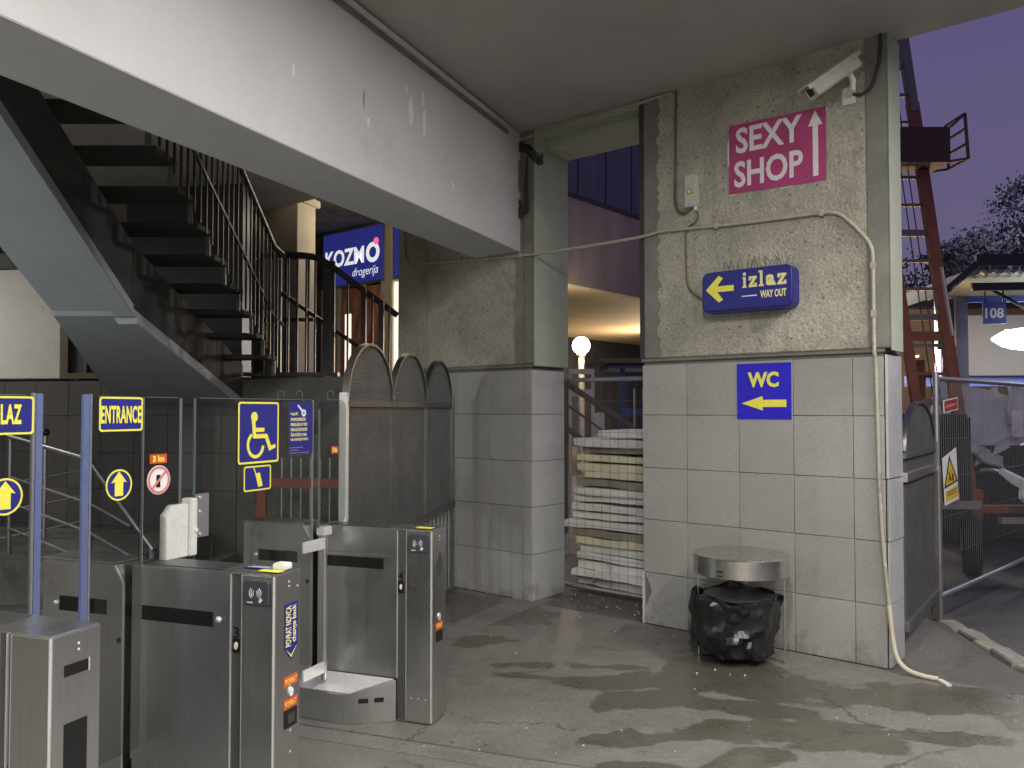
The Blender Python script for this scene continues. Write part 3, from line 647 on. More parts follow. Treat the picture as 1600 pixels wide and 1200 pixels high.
# ------------------------------------------------------------------ turnstiles
def cabinet(o, label, reader=True, seam=False, lockx=-.248):
    t = thing('turnstile', label, 'turnstile', (*o, 0), TR, 'stainless steel turnstile cabinets')
    D = .163; H = .983
    MB().box(-.675, -.006, .006, D, 0, H-.008).build('body', m_steel, t, bevel=.004)
    MB().box(-1.10, -.72, .004, D-.002, 0, H-.008).build('body', m_steel, t, bevel=.004)
    MB().box(-.72, -.675, .03, D-.03, 0, H-.05).build('gap_core', m_black, t)
    MB().box(-1.165, -1.103, .008, D-.006, 0, H-.01).build('end_panel', m_steel, t, bevel=.006)
    # front panels, with open seams between them
    if seam: MB().box(-.672, -.195, -.004, .005, .848, H-.006).build('panel', m_steel, t, bevel=.002)
    dr = MB().box(-.672, -.195, -.004, .005, .218, .845 if seam else H-.006).build('door', m_steel, t, bevel=.002)
    MB().box(-.192, -.144, .001, .0058, .01, H-.006).build('indicator_strip', m_strip_d, t)
    MB().box(-.141, -.003, -.006, .005, .01, H-.005).build('reader_panel', m_steel, t, bevel=.0025)
    MB().prism([(-1.098, .01), (-.712, .01), (-.712, .90), (-.760, H-.008), (-1.098, H-.008)], -.004, .0035).build('panel', m_steel, t, bevel=.002)
    # folded edges, their lamp glints painted as pale strips
    e = MB().box(-.1955, -.1925, -.0055, .004, .22, H-.008).box(-.0035, -.0005, -.0065, .004, .012, H-.006).box(-.1430, -.1412, -.0065, .004, .012, H-.006)
    e.build('edge_trim', m_steel_l, t)
    MB().bar((-.713, -.006, .902), (-.760, -.006, H-.01), .006, .009).bar((-.7115, -.006, .03), (-.7115, -.006, .902), .006, .008).build('edge_trim', m_steel_l, t)
    MB().box(-.62, -.274, -.0055, -.003, .770, .827).build('display_slot', m_black, t)
    MB().box(-1.052, -.865, -.0055, -.003, .772, .832).build('display_slot', m_black, t)
    MB().box(-.865, -.80, -.0048, -.003, .772, .832).build('display_slot', m_steel_d, t)
    for x, z in ((lockx, .80 if lockx > -.4 else .825), (-1.068, .80)):
        MB().lathe([(.012, 0), (.012, .004), (.006, .010)], n=14).build('lock', m_steel_l, t, (x, -.004, z)).rotation_euler = (rad(90), 0, 0)
    MB().prism(disc(-.735, .676, .012), -.006, -.003).build('round_cap', m_steel_d, t)
    # card reader
    if not reader: rd = None
    if reader: rd = MB().prism(rrect(-.124, -.014, .868, .962, .012), -.022, -.006).build('card_reader', m_reader, t, bevel=.003)
    for s in (-1, 1) if reader else ():
        for k in range(3):
            a = [(-.069+s*(.010+.008*k)*math.cos(rad(q))*1.0, -.0232, .917+(.008+.006*k)*math.sin(rad(q))*1.2) for q in range(-50, 51, 20)]
            MB().tube(a, .0014, 5).build('wave_mark', m_white, rd)
    if reader: MB().prism([(-.055, .888), (-.044, .900), (-.036, .893), (-.047, .881)], -.0235, -.022).build('card_mark', m_white, rd)
    if reader: MB().box(-.105, -.080, -.0235, -.022, .880, .884).build('print_line', m_white, rd)
    # tops
    MB().box(-.672, -.002, -.003, D+.002, H-.0055, H).build('top_plate', m_steel, t, bevel=.002)
    MB().box(-1.165, -.765, -.003, D, H-.0055, H).build('top_plate', m_steel, t, bevel=.002)
    MB().box(-.62, -.25, .012, D-.015, H+.0005, H+.004).build('top_inlay', m_steel_d, t)
    # right hand end plate
    MB().box(-.005, .004, .002, D-.001, .01, H-.005).build('end_plate', m_steel, t, bevel=.002)
    for z, y in ((.945, .085), (.928, .085)):
        MB().box(.004, .0055, y-.003, y+.003, z-.003, z+.003).build('indicator_light', m_white, t)
    return t
def on_end(t, mb, name, m): return mb.build(name, m, t)
def ybox(y0, y1, z0, z1, x=.0055): return MB().box(.0035, x, y0, y1, z0, z1)
def end_text(t, s, y0, y1, z0, z1, m, rot=False, bold=.02, x=.0066):
    o = text('lettering', s, 0, y1-y0, z0, z1, 0, m, t, bold=bold, depth=.001, rot=rot)
    o.location = (x, y0, 0); o.rotation_euler = (0, 0, rad(90)); return o

c3 = cabinet(T3, 'middle steel turnstile marked 3 with the blue change back arrow on its end')
text('number', '3', -.183, -.157, .735, .78, .0008, m_black, c3, bold=.02)
MB().prism(rrect(-.183, -.152, .683, .735, .006), -.004, .001).build('key_switch', m_black, c3)
MB().prism(disc(-.166, .710, .008, 14, .014), -.008, -.004).build('key', m_foam_y, c3)
ar = MB().prism([(.058, .862), (.142, .862), (.142, .692), (.100, .648), (.058, .692)], .0035, .0058, 'x').build('change_arrow', m_sblue, c3)
end_text(ar, 'POVRAT NOVCA', .063, .098, .70, .853, m_yel_p, True, .02)
end_text(ar, 'change back', .102, .136, .71, .853, m_yel_p, True, .02)
MB().prism([(.064, .694), (.1, .664), (.136, .694), (.1, .656)], .0058, .0068, 'x').build('chevron', m_yel, ar)
for zc in (.569, .485):
    lb = ybox(.055, .143, zc-.020, zc+.018).build('coin_label', m_red, c3)
    end_text(lb, 'POVRAT', .062, .136, zc-.012, zc+.010, m_orange, False, .03)
MB().prism([(.1+.014*math.cos(a*.52), .526+.018*math.sin(a*.52)) for a in range(12)], .0035, .009, 'x').build('coin_button', m_white, c3)
ybox(.062, .138, .395, .462, .008).build('coin_return', m_black, c3)
MB().box(.008, .0095, .078, .122, .41, .447).build('coin_flap', m_steel_d, c3)
for z, y in ((.550, .095), (.38, .10), (.30, .10), (.92, .14)):
    MB().box(.004, .0058, y-.004, y+.004, z-.004, z+.004).build('rivet', m_steel_l, c3)
# stickers and a small plastic device on the top
MB().box(-.20, -.06, .075, .12, .9872, .9885).build('top_sticker', m_sblue, c3)
MB().box(-.19, -.07, .088, .094, .9886, .9892).box(-.18, -.08, .103, .108, .9886, .9892).build('sticker_print', m_white, c3)
MB().box(-.10, -.005, .03, .07, .9872, .9885).build('top_sticker', m_yel, c3)
MB().prism(rrect(-.065, -.008, .984, 1.012, .008), .075, .125).build('coin_funnel', m_white, c3, bevel=.004)

c4 = cabinet(T4, 'far steel turnstile marked 4 with a wedge shaped foot beside the arched screen', seam=True, lockx=-.645)
text('number', '4', -.189, -.161, .722, .765, .0008, m_black, c4, bold=.02)
MB().prism(rrect(-.189, -.158, .655, .718, .006), -.004, .001).build('key_switch', m_black, c4)
MB().prism(disc(-.172, .688, .007, 14, .014), -.008, -.004).build('key', m_foam_y, c4)
MB().hexa([(-.745, -.13, 0), (-.40, -.136, 0), (-.194, -.007, 0), (-.745, -.007, 0)], [(-.745, -.13, .148), (-.40, -.136, .152), (-.194, -.007, .215), (-.745, -.007, .213)]).build('wedge_foot', m_steel, c4, bevel=.004)
MB().hexa([(-.735, -.124, .151), (-.40, -.130, .1545), (-.21, -.012, .214), (-.70, -.012, .2145)], [(-.735, -.124, .155), (-.40, -.130, .1585), (-.21, -.012, .217), (-.70, -.012, .2175)]).build('foot_glare', m_steel_p, c4)  # beam's glare on the foot top, made as a paler plate
for y0, x0 in ((-.098, -.335), (-.055, -.268)):
    s = Vector((.206, .129)).normalized()
    p = [(x0-.02, y0-.0125-.004), (x0+.02, y0+.0125-.004), (x0+.02, y0+.0125+.004), (x0-.02, y0-.0125+.004)]
    MB().prism(p, .105, .128, 'z').build('oval_slot', m_black, c4)
lb = ybox(.044, .122, .466, .504).build('coin_label', m_red, c4); end_text(lb, 'POVRAT', .05, .116, .474, .496, m_orange, False, .03)
ybox(.048, .118, .405, .46, .008).build('coin_return', m_black, c4)
MB().prism([(.083+.012*math.cos(a*.52), .53+.02*math.sin(a*.52)) for a in range(12)], .0035, .009, 'x').build('coin_button', m_steel_l, c4)
MB().prism([(.085+.033*math.cos(a*.314), .80+.062*math.sin(a*.314)) for a in range(20)], .0035, .0052, 'x').build('speaker_grille', m_steel_d, c4)
for x in (-.11, -.07, -.03):
    MB().box(x-.004, x+.004, -.0075, -.005, .125, .131).build('rivet', m_steel_l, c4)
MB().box(-.11, -.02, .03, .08, .9872, .9885).build('top_sticker', m_yel, c4)

ca = cabinet(TA, 'nearest steel turnstile cut off at the lower left with two open slots in its end', False)
ybox(.038, .119, .862, .894).build('ticket_slot', m_black, ca)
MB().box(.0056, .0075, .118, .122, .860, .897).build('slot_trim', m_steel_l, ca)
ybox(.040, .117, .40, .733).build('service_slot', m_black, ca)
MB().box(-.160, -.157, -.0066, .003, .012, .978).build('edge_trim', m_steel_l, ca)

# ------------------------------------------------------------------ glass gates
GR = 66; G1 = (-1.567, 3.066); G3 = (-1.40, 3.48); G4 = (-.96, 4.45)
def pane(t, x0, x1, z0, z1, r=.02, name='glass_pane'):
    o = MB().prism(rrect(x0, x1, z0, z1, r), -.005, .005).build(name, m_glass, t)
    MB().box(x0+r, x1-r, -.0052, .0052, z1-.0012, z1+.0012).build('glass_edge', m_glass_e, t)
    return o
def edge(t, x, z0, z1, m=m_alu): MB().box(x-.0017, x+.0017, -.0055, .0055, z0, z1).build('glass_edge', m, t)
def plate(t, name, x0, x1, z0, z1, face, border, r=.012, bw=.007, y=-.0065):
    o = MB().prism(rrect(x0, x1, z0, z1, r), y-.0015, y).build(name, face, t)
    MB().ring(rrect(x0, x1, z0, z1, r), rrect(x0+bw, x1-bw, z0+bw, z1-bw, max(.002, r-bw*.6)), y-.0028, y-.0016).build('border', border, o)
    return o
def arrow_disc(t, cx, cz, r):
    o = MB().prism(disc(cx, cz, r), -.008, -.0065).build('arrow_sticker', m_sblue, t)
    MB().ring(disc(cx, cz, r), disc(cx, cz, r*.89), -.0095, -.0082).build('border', m_yel, o)
    MB().prism([(cx-.019, cz-.042), (cx+.019, cz-.042), (cx+.019, cz+.012), (cx+.036, cz+.008), (cx, cz+.052), (cx-.036, cz+.008), (cx-.019, cz+.012)], -.0095, -.0082).build('arrow', m_yel, o)
g1 = thing('glass_gate', 'tall glass gate leaf with the ENTRANCE sign and a blue edge post', 'gate', (*G1, 0), GR, 'glass gate leaves')
pane(g1, .0225, .255, .28, 1.65)
edge(g1, .257, .98, 1.648)
MB().box(-.020, .012, -.006, .006, .06, 1.656).build('edge_post', m_blue_post, g1, bevel=.003)
MB().box(.0122, .020, -.008, .008, .06, 1.658).build('edge_trim', m_alu, g1, bevel=.002)
p = plate(g1, 'entrance_sign', .047, .247, 1.517, 1.648, m_sblue, m_yel)
text('lettering', 'ENTRANCE', .055, .239, 1.547, 1.615, -.0083, m_yel, p, bold=.03, spacing=1.08)
arrow_disc(g1, .14, 1.312, .060)
g0 = thing('glass_gate', 'leftmost glass gate leaf with the half seen ULAZ sign', 'gate', (*G1, 0), GR, 'glass gate leaves')
pane(g0, -.472, -.2205, .28, 1.65)
MB().box(-.206, -.176, -.006, .006, .06, 1.656).build('edge_post', m_blue_post, g0, bevel=.003)
MB().box(-.216, -.2062, -.008, .008, .06, 1.658).build('edge_trim', m_alu, g0, bevel=.002)
p = plate(g0, 'entrance_sign', -.440, -.214, 1.516, 1.645, m_sblue, m_yel)
text('lettering', 'ULAZ', -.362, -.259, 1.550, 1.618, -.0083, m_yel, p, bold=.035, spacing=1.08)
arrow_disc(g0, -.312, 1.310, .062)

f3 = thing('glass_screen', 'fixed glass panel above turnstile 3 with the no mobile phone sticker', 'glass panel', (*G3, 0), GR, 'fixed glass panels on the turnstiles')
pane(f3, -.185, .022, .984, 1.65)
edge(f3, .020, .985, 1.648)
pl_ = plate(f3, 'price_label', -.146, -.060, 1.382, 1.420, m_red, m_red, .003, .002)
text('lettering', '3 kn', -.132, -.074, 1.388, 1.414, -.0083, m_yel, pl_, bold=.05)
o = MB().prism(disc(-.099, 1.315, .059), -.008, -.0065).build('prohibition_sticker', m_white, f3)
MB().ring(disc(-.099, 1.315, .056), disc(-.099, 1.315, .046), -.0095, -.0082).build('ring', m_pred, o)
MB().prism(rrect(-.112, -.092, 1.285, 1.336, .003), -.0092, -.0082).build('phone_symbol', m_black, o)
MB().bar((-.137, -.0105, 1.278), (-.061, -.0105, 1.352), .001, .010).build('slash', m_pred, o)
lp = MB().prism([(-.067, .984), (.050, .984), (.050, 1.205), (-.03, 1.205), (-.067, 1.165)], -.02, .02).build('latch_housing', m_cream, f3, bevel=.003)
MB().box(.0505, .092, -.03, .024, .984, 1.225).build('latch_channel', m_cream, f3, bevel=.004)
pt = MB().box(.0925, .165, -.022, -.012, 1.055, 1.240).build('latch_plate', m_alu, f3, bevel=.002)
for z in (1.225, 1.165, 1.07):
    MB().prism(disc(.112, z, .006, 10), -.026, -.022).build('bolt', m_steel_l, pt)
MB().prism(disc(.082, 1.09, .008, 10), -.036, -.03).build('latch_knob', m_foam_y, f3)

gd = thing('glass_gate', 'wide glass gate leaf with the yellow wheelchair sign on blue', 'gate', (*G3, 0), GR, 'glass gate leaves')
pane(gd, .099, .905, .30, 1.65)
edge(gd, .098, .30, 1.648, m_glass_e); edge(gd, .906, .30, 1.648)
w = plate(gd, 'wheelchair_sign', .352, .631, 1.348, 1.636, m_sblue, m_yel, .014, .009)
yb = (-.0093, -.0082)
def wx(u): return .352 + u*.279
def wz(v): return 1.636 - v*.288
# wheelchair pictogram: head, body, arm, seat, leg, wheel arc
MB().prism(disc(wx(.385), wz(.245), .0225, 20, .0235), *yb).build('pictogram', m_yel, w)
MB().prism([(wx(.315), wz(.235)), (wx(.40), wz(.24)), (wx(.425), wz(.53)), (wx(.36), wz(.60))], yb[0]-.0003, yb[1]).build('pictogram', m_yel, w)
MB().prism([(wx(.40), wz(.42)), (wx(.63), wz(.425)), (wx(.63), wz(.49)), (wx(.42), wz(.49))], yb[0]-.0006, yb[1]).build('pictogram', m_yel, w)
MB().prism([(wx(.36), wz(.525)), (wx(.70), wz(.525)), (wx(.80), wz(.725)), (wx(.90), wz(.70)), (wx(.925), wz(.755)), (wx(.755), wz(.81)), (wx(.65), wz(.595)), (wx(.36), wz(.595))], yb[0]-.0009, yb[1]).build('pictogram', m_yel, w)
arc = []; arci = []
for k in range(19):
    a = rad(118 + k*13.2); arc.append((wx(.42)+.060*math.cos(a), wz(.70)+.063*math.sin(a))); arci.append((wx(.42)+.044*math.cos(a), wz(.70)+.047*math.sin(a)))
for k in range(18):
    MB().prism([arc[k], arc[k+1], arci[k+1], arci[k]], yb[0], yb[1]).build('pictogram', m_yel, w) if False else None
pm_ = MB(); n = 19
vs = [(p[0], yb[0], p[1]) for p in arc] + [(p[0], yb[0], p[1]) for p in arci] + [(p[0], yb[1], p[1]) for p in arc] + [(p[0], yb[1], p[1]) for p in arci]
fs = []
for i in range(n-1):
    fs += [(i, i+1, n+i+1, n+i), (2*n+i, 3*n+i, 3*n+i+1, 2*n+i+1), (i, 2*n+i, 2*n+i+1, i+1), (n+i, n+i+1, 3*n+i+1, 3*n+i)]
pm_.add(vs, fs).build('pictogram', m_yel, w)
w2 = plate(gd, 'remote_sign', .392, .578, 1.220, 1.337, m_sblue, m_yel, .012, .007)
MB().prism([(.468, 1.30), (.500, 1.304), (.520, 1.240), (.490, 1.236)], -.0093, -.0082).build('pictogram', m_yel, w2)
MB().bar((.472, -.0088, 1.300), (.458, -.0088, 1.328), .001, .006).build('pictogram', m_yel, w2)
w3 = plate(gd, 'key_notice', .705, .895, 1.372, 1.640, m_sblue, m_reader, .010, .004)
lines = ['KLJUČ', 'INVALIDSKOG', 'PROLAZA U WC', 'NALAZI SE KOD', 'ČISTAČICE I NA', 'ULAZNOJ PORTI']
wid = [.055, .115, .13, .128, .125, .135]
for i, s in enumerate(lines):
    z = 1.568 - i*.0255
    text('lettering', s, .722, .722+wid[i], z, z+.0165+(.004 if 'Č' in s else 0), -.0083, m_yel_p, w3, bold=.02)
for i, ww in enumerate((.10, .065, .15)):
    MB().box(.716, .716+ww, -.0090, -.0082, 1.408-i*.013, 1.4115-i*.013).build('print_line', m_reader if i == 9 else m_alu, w3)
MB().bar((.775, -.0092, 1.622), (.812, -.0092, 1.592), .0015, .010).build('key_picture', m_white, w3)
MB().ring(disc(.822, 1.583, .018, 16), disc(.822, 1.583, .007, 16), -.0100, -.0084).build('key_picture', m_white, w3)
# hinge post with its two arms
MB().tube([(.985, -.02, .20), (.985, -.02, .985)], .017, 12).build('hinge_post', m_steel, gd)
for z in (.875, .235):
    MB().box(.80, 1.0, -.034, -.02, z, z+.058).build('hinge_arm', m_steel_l, gd, bevel=.003)
MB().box(.955, 1.02, -.045, .01, .945, .99).build('hinge_cap', m_steel_l, gd, bevel=.004)

f4 = thing('glass_screen', 'narrow glass panel with rounded corner above turnstile 4 by the arched screen', 'glass panel', (*G4, 0), GR, 'fixed glass panels on the turnstiles')
pane(f4, -.114, .118, .984, 1.652, .05)
edge(f4, -.113, .985, 1.60, m_glass_e)
pl_ = plate(f4, 'price_label', -.018, .040, 1.366, 1.404, m_red, m_red, .003, .002)
text('lettering', '3 kn', -.009, .031, 1.372, 1.398, -.0083, m_yel, pl_, bold=.05)

# ------------------------------------------------------------------ arched mesh screens
def arched_screen(label, loc, rz, n, L, zb, zs, zt, near_post=True, foot=True, dense=.0135):
    t = thing('arched_screen', label, 'screen', loc, rz, 'arched steel mesh screens')
    w = L/n
    for i in range(n):
        x0 = i*w; cx = x0+w/2; hw = w/2-.012; rise = zt-zs
        arcp = [(cx-hw*math.cos(rad(a)), zs+rise*math.sin(rad(a))) for a in range(0, 181, 9)]
        mb = MB()
        outer = [(x, z) for x, z in arcp]; inner = [(cx+(x-cx)*.955, zs+(z-zs)*.955) for x, z in arcp]
        m = len(arcp); vs = []
        for y in (-.02, .02): vs += [(p[0], y, p[1]) for p in outer] + [(p[0], y, p[1]) for p in inner]
        fs = []
        for k in range(m-1):
            fs += [(k, k+1, m+k+1, m+k), (2*m+k, 3*m+k, 3*m+k+1, 2*m+k+1), (k, 2*m+k, 2*m+k+1, k+1), (m+k, m+k+1, 3*m+k+1, 3*m+k)]
        fs += [(0, m, 3*m, 2*m), (m-1, 3*m-1, 4*m-1, 2*m-1)]
        mb.add(vs, fs).build('arch_frame', m_arch, t)
        mesh = MB(); z = zb+.04
        while z < zt-.03:
            hh = hw*.955
            if z > zs: hh = hw*.955*math.sqrt(max(0, 1-((z-zs)/(rise*.955))**2))
            if hh > .02: mesh.box(cx-hh, cx+hh, -.004, .004, z, z+dense*.35)
            z += dense
        k = cx-hw*.955
        while k < cx+hw*.955:
            q = abs(k-cx)/(hw*.955); zz = zs+rise*.955*math.sqrt(max(0, 1-q*q))
            mesh.box(k-.0012, k+.0012, -.005, .005, zb+.03, zz); k += .03
        mesh.build('mesh_panel', m_screen, t, smooth=False)['kind'] = 'stuff'
        if i: MB().box(x0-.010, x0+.010, -.022, .022, zb, zs+.1).build('post', m_arch, t, bevel=.003)
    MB().box(-.005, L+.07, -.022, .022, zs-.05, zs-.012).build('rail', m_screen, t, bevel=.003)
    MB().box(0, L+.06, -.03, .03, zb-.03, zb+.03).build('rail', m_screen, t, bevel=.003)
    if near_post: MB().box(-.03, .012, -.022, .022, 0, zs+.03).build('post', m_steel_p, t, bevel=.004)
    MB().box(L-.02, L+.03, -.03, .03, 0, zs+.03).build('post', m_arch, t, bevel=.004)
    return t
ang = math.degrees(math.atan2(7.25-4.6, .39))
s1 = arched_screen('triple arched steel mesh screen standing between turnstile 4 and the left pillar', (-.925, 4.60, 0), ang, 3, 2.68, .78, 1.665, 2.0)
for i in range(20):
    x = .12+i*.132
    MB().box(x-.006, x+.006, -.006, .006, .06, .755).build('bar', m_galv, s1)
MB().box(0, 2.68, -.02, .02, .05, .08).build('rail', m_screen, s1)
pb = wf(.02, .30); pe = (3.235, 6.40)
ang = math.degrees(math.atan2(pe[1]-pb[1], pe[0]-pb[0])); LL = math.hypot(pe[0]-pb[0], pe[1]-pb[1])
s2 = arched_screen('single arched mesh gate at the outer corner of the right pillar', (*pb, 0), ang, 1, LL, .20, 1.33, 1.66, False, dense=.011)
MB().box(0, LL, -.028, .028, 1.13, 1.19).build('rail', m_steel, s2, bevel=.003)
MB().box(LL-.005, LL+.085, -.04, .04, .0, 1.17).build('wide_post', m_steel, s2, bevel=.004)

# red framed barred gate seen through the glass
rg = thing('barred_gate', 'low barred gate with a red frame behind the wheelchair glass', 'gate', (-2.08, 6.95, 0), -8)
MB().box(-.04, .04, -.02, .02, 0, 1.02).build('frame_post', m_redgate, rg, bevel=.003)
MB().box(.041, 1.30, -.02, .02, .955, 1.03).build('crossbar', m_redgate, rg, bevel=.003)
for i in range(13):
    x = .16+i*.083
    MB().box(x-.006, x+.006, .025, .037, .1, 1.20).build('bar', m_galv, rg)
MB().box(.1, 1.3, .022, .04, .1, .14).build('bottom_rail', m_redgate, rg)

# ------------------------------------------------------------------ ramp and stainless railings, left
struct(MB().prism([(-9, 5.9), (-3.95, 6.85), (-3.2, 6.35), (-3.0, 8.4), (-9, 9.4)], 0, .37, 'z').build('ramp', m_dconc, bevel=.01))
struct(MB().prism([(-3.95, 6.84), (-3.19, 6.34), (-2.9, 6.2), (-2.7, 8.3), (-2.99, 8.39)], 0, .185, 'z').build('ramp_step', m_dconc, bevel=.008))
r1 = thing('ramp_railing', 'stainless steel tube railing stepping down behind the blue edge posts', 'railing', (0, 0, 0), 0, 'stainless railings on the ramp')
MB().tube([(-4.35, 7.2, 1.37), (-3.26, 6.42, 1.22), (-2.50, 5.85, .62)], .021, 10).build('handrail', m_inox, r1)
for x, y, z0, z1 in ((-4.32, 7.18, .37, 1.36), (-3.24, 6.41, .0, 1.22), (-2.52, 5.86, 0, .63)):
    MB().tube([(x, y, z0), (x, y, z1)], .019, 10).build('post', m_inox, r1)
for dz in (.34, .56, .78):
    MB().tube([(-4.32, 7.18, 1.36-dz), (-3.24, 6.41, 1.22-dz)], .011, 8).build('rail', m_inox, r1)
    if dz < .5: MB().tube([(-3.24, 6.41, 1.22-dz), (-2.75, 6.03, 1.10-dz)], .011, 8).build('rail', m_inox, r1)
    else: MB().tube([(-3.24, 6.41, 1.22-dz), (-2.55, 5.88, 1.06-dz)], .011, 8).build('rail', m_inox, r1)
r2 = thing('ramp_railing', 'far ramp railing whose post ends in a dark round cap near the tiled wall', 'railing', (0, 0, 0), 0, 'stainless railings on the ramp')
MB().tube([(-4.48, 8.0, .37), (-4.48, 8.0, 1.36)], .021, 10).build('post', m_inox, r2)
MB().lathe([(.01, -.04), (.035, -.02), (.04, 0), (.035, .02), (.01, .04)], (-4.48, 8.0, 1.38), 14).build('post_cap', m_black, r2)
for dz in (.3, .55, .8):
    MB().tube([(-4.48, 8.0, 1.2-dz+.05), (-4.9, 7.6, 1.2-dz-.02)], .011, 8).build('rail', m_inox, r2)
    MB().tube([(-4.48, 8.0, 1.2-dz+.05), (-4.2, 8.35, 1.2-dz+.11)], .011, 8).build('rail', m_inox, r2)

# ------------------------------------------------------------------ things on the pillar wall
def on_wall(name, label, cat, group=None): return thing(name, label, cat, (*R0, 0), WA, group)
ps = on_wall('shop_poster', 'magenta SEXY SHOP poster with a white upward arrow on the rough concrete', 'sign')
MB().prism([(-1.010, 3.112), (-.332, 3.096), (-.330, 3.583), (-1.006, 3.597)], -.0345, -.031).build('poster_sheet', m_pink, ps)
text('lettering', 'SEXY', -.956, -.487, 3.387, 3.568, -.0346, m_pinkw, ps, bold=.024)
text('lettering', 'SHOP', -.970, -.483, 3.150, 3.334, -.0346, m_pinkw, ps, bold=.024)
MB().prism([(-.417, 3.135), (-.382, 3.135), (-.382, 3.470), (-.352, 3.470), (-.400, 3.570), (-.447, 3.470), (-.417, 3.470)], -.0362, -.0346).build('arrow', m_pinkw, ps)
for x, z, w_, h_ in ((-1.014, 3.40, .010, .19), (-.327, 3.56, .010, .025), (-.6, 3.094, .10, .006), (-.985, 3.104, .05, .008)):
    MB().prism([(x-w_/2, z-h_/2), (x+w_/2, z-h_/2*.7), (x+w_/2*.8, z+h_/2), (x-w_/2, z+h_/2*.8)], -.0335, -.0308).build('paper_edge', m_pinkw, ps)

iz = on_wall('exit_sign', 'rounded blue light box sign reading izlaz WAY OUT with a yellow left arrow', 'sign')
Y0 = -.155
MB().prism(rrect(-1.165, -.515, 2.272, 2.556, .05, 6), Y0, -.03).build('sign_case', m_sblue, iz, bevel=.012, seg=3)
MB().prism(rrect(-1.145, -.535, 2.292, 2.536, .03, 5), Y0-.003, Y0+.004).build('sign_face', m_sblue, iz)
def izq(u, v): return (-1.145+u*.615, 2.535-v*.240)
A = [(.06, .52), (.275, .13), (.345, .215), (.245, .435), (.52, .435), (.52, .60), (.245, .60), (.345, .83), (.275, .905)]
A = [((u-.06)*.73+.025, v-.09) for u, v in A]
MB().prism([izq(*p) for p in A], Y0-.0045, Y0-.003).build('arrow', m_yel, iz)
# slab serif word, drawn letter by letter
def strokes(name, polys, box, m, par, y):
    x0, x1, z0, z1 = box
    mb = MB()
    for i, P in enumerate(polys):
        mb.prism([(x0+u*(x1-x0), z0+v*(z1-z0)) for u, v in P], y-.0015-.00025*i, y)
    return mb.build(name, m, par)
R = lambda a, b, c, d: [(a, b), (c, b), (c, d), (a, d)]
zt_ = 2.530; zb_ = 2.424; xh = .70
def zlet(x0, x1):
    return [R(x0, .54, x1, xh), R(x0, .54-.10, x0+.05, .54), R(x0, 0, x1, .15), R(x1-.05, .15, x1, .26), [(x1-.075, xh-.10), (x1, xh-.10), (x0+.075, .12), (x0, .12)]]
polys = [R(.02, 0, .115, .12), R(.042, .12, .094, xh), R(.02, xh-.12, .045, xh), disc(.067, .88, .035, 12, .11)]
polys += zlet(.165, .345)
polys += [R(.39, 0, .50, .12), R(.42, .12, .472, 1.0), R(.39, .88, .425, 1.0)]
wz_ = zlet(.80, .99)
box = (-.866, -.552, zb_, zt_)
strokes('lettering', polys, box, m_yel_p, iz, Y0-.003)
strokes('lettering', wz_, box, m_yel_p, iz, Y0-.003)
text('lettering', 'a', -.866+.545*.314, -.866+.745*.314, zb_, zb_+xh*(zt_-zb_), Y0-.003, m_yel_p, iz, bold=.05)
strokes('lettering', [R(.725, 0, .77, .12)], box, m_yel_p, iz, Y0-.0035)
text('lettering', 'WAY OUT', -.735, -.555, 2.345, 2.397, Y0-.003, m_yel_p, iz, bold=.035)
MB().box(-.866, -.758, Y0-.0045, Y0-.003, 2.364, 2.371).build('underline', m_white, iz)
bs = on_wall('bird_spikes', 'row of bent wire bird spikes on top of the izlaz sign', 'bird spikes')
mb = MB()
for i in range(26):
    x = -1.03+i*.0175+random.uniform(-.008, .008); y = -.10+random.uniform(-.03, .03)
    mb.tube([(x, y, 2.556), (x+random.uniform(-.01, .01), y, 2.59), (x+random.uniform(-.035, .035), y+random.uniform(-.02, .02), 2.556+random.uniform(.06, .105))], .0018, 5)
mb.build('spike_wires', m_cable, bs)['kind'] = 'stuff'; MB().box(-1.06, -.57, -.12, -.08, 2.5565, 2.561).build('spike_strip', m_rend, bs)

wc = on_wall('toilet_sign', 'square vivid blue WC sign with a yellow left arrow on the tiles', 'sign')
MB().box(-.972, -.587, -.0155, -.0108, 1.535, 1.917).build('sign_board', m_wcblue, wc)
text('lettering', 'WC', -.892, -.672, 1.752, 1.858, -.0156, m_yel, wc, bold=.04)
MB().prism([(-.938, 1.643), (-.785, 1.692), (-.785, 1.667), (-.62, 1.667), (-.62, 1.618), (-.785, 1.618), (-.785, 1.594)], -.0172, -.0156).build('arrow', m_yel, wc)

jb = on_wall('junction_box', 'small grey electrical box with a yellow hazard triangle on the rough concrete', 'electrical box')
MB().box(-1.335, -1.243, -.085, -.031, 3.062, 3.295).build('box_body', m_cctv, jb, bevel=.006)
MB().prism([(-1.315, 3.158), (-1.268, 3.156), (-1.291, 3.200)], -.0875, -.085).build('hazard_triangle', m_black, jb)
MB().prism([(-1.309, 3.162), (-1.274, 3.160), (-1.291, 3.193)], -.0885, -.0876).build('hazard_triangle', m_yel, jb)
MB().tube([(-1.258, -.06, 3.062), (-1.258, -.06, 3.035)], .012, 8).build('cable_gland', m_cream, jb)
cb = on_wall('wall_cable', 'brown cable dropping from the ceiling to the grey junction box', 'cable', 'thin cables on the pillars')
MB().tube(smooth([(-1.42, -.042, 3.95), (-1.425, -.042, 3.75), (-1.425, -.045, 3.4), (-1.432, -.045, 3.15), (-1.40, -.05, 3.05), (-1.34, -.055, 3.03), (-1.30, -.05, 3.06)]), .009, 8).build('cable', m_cablebr, cb)
cb = on_wall('wall_cable', 'thin cable hanging from the junction box to the izlaz sign', 'cable', 'thin cables on the pillars')
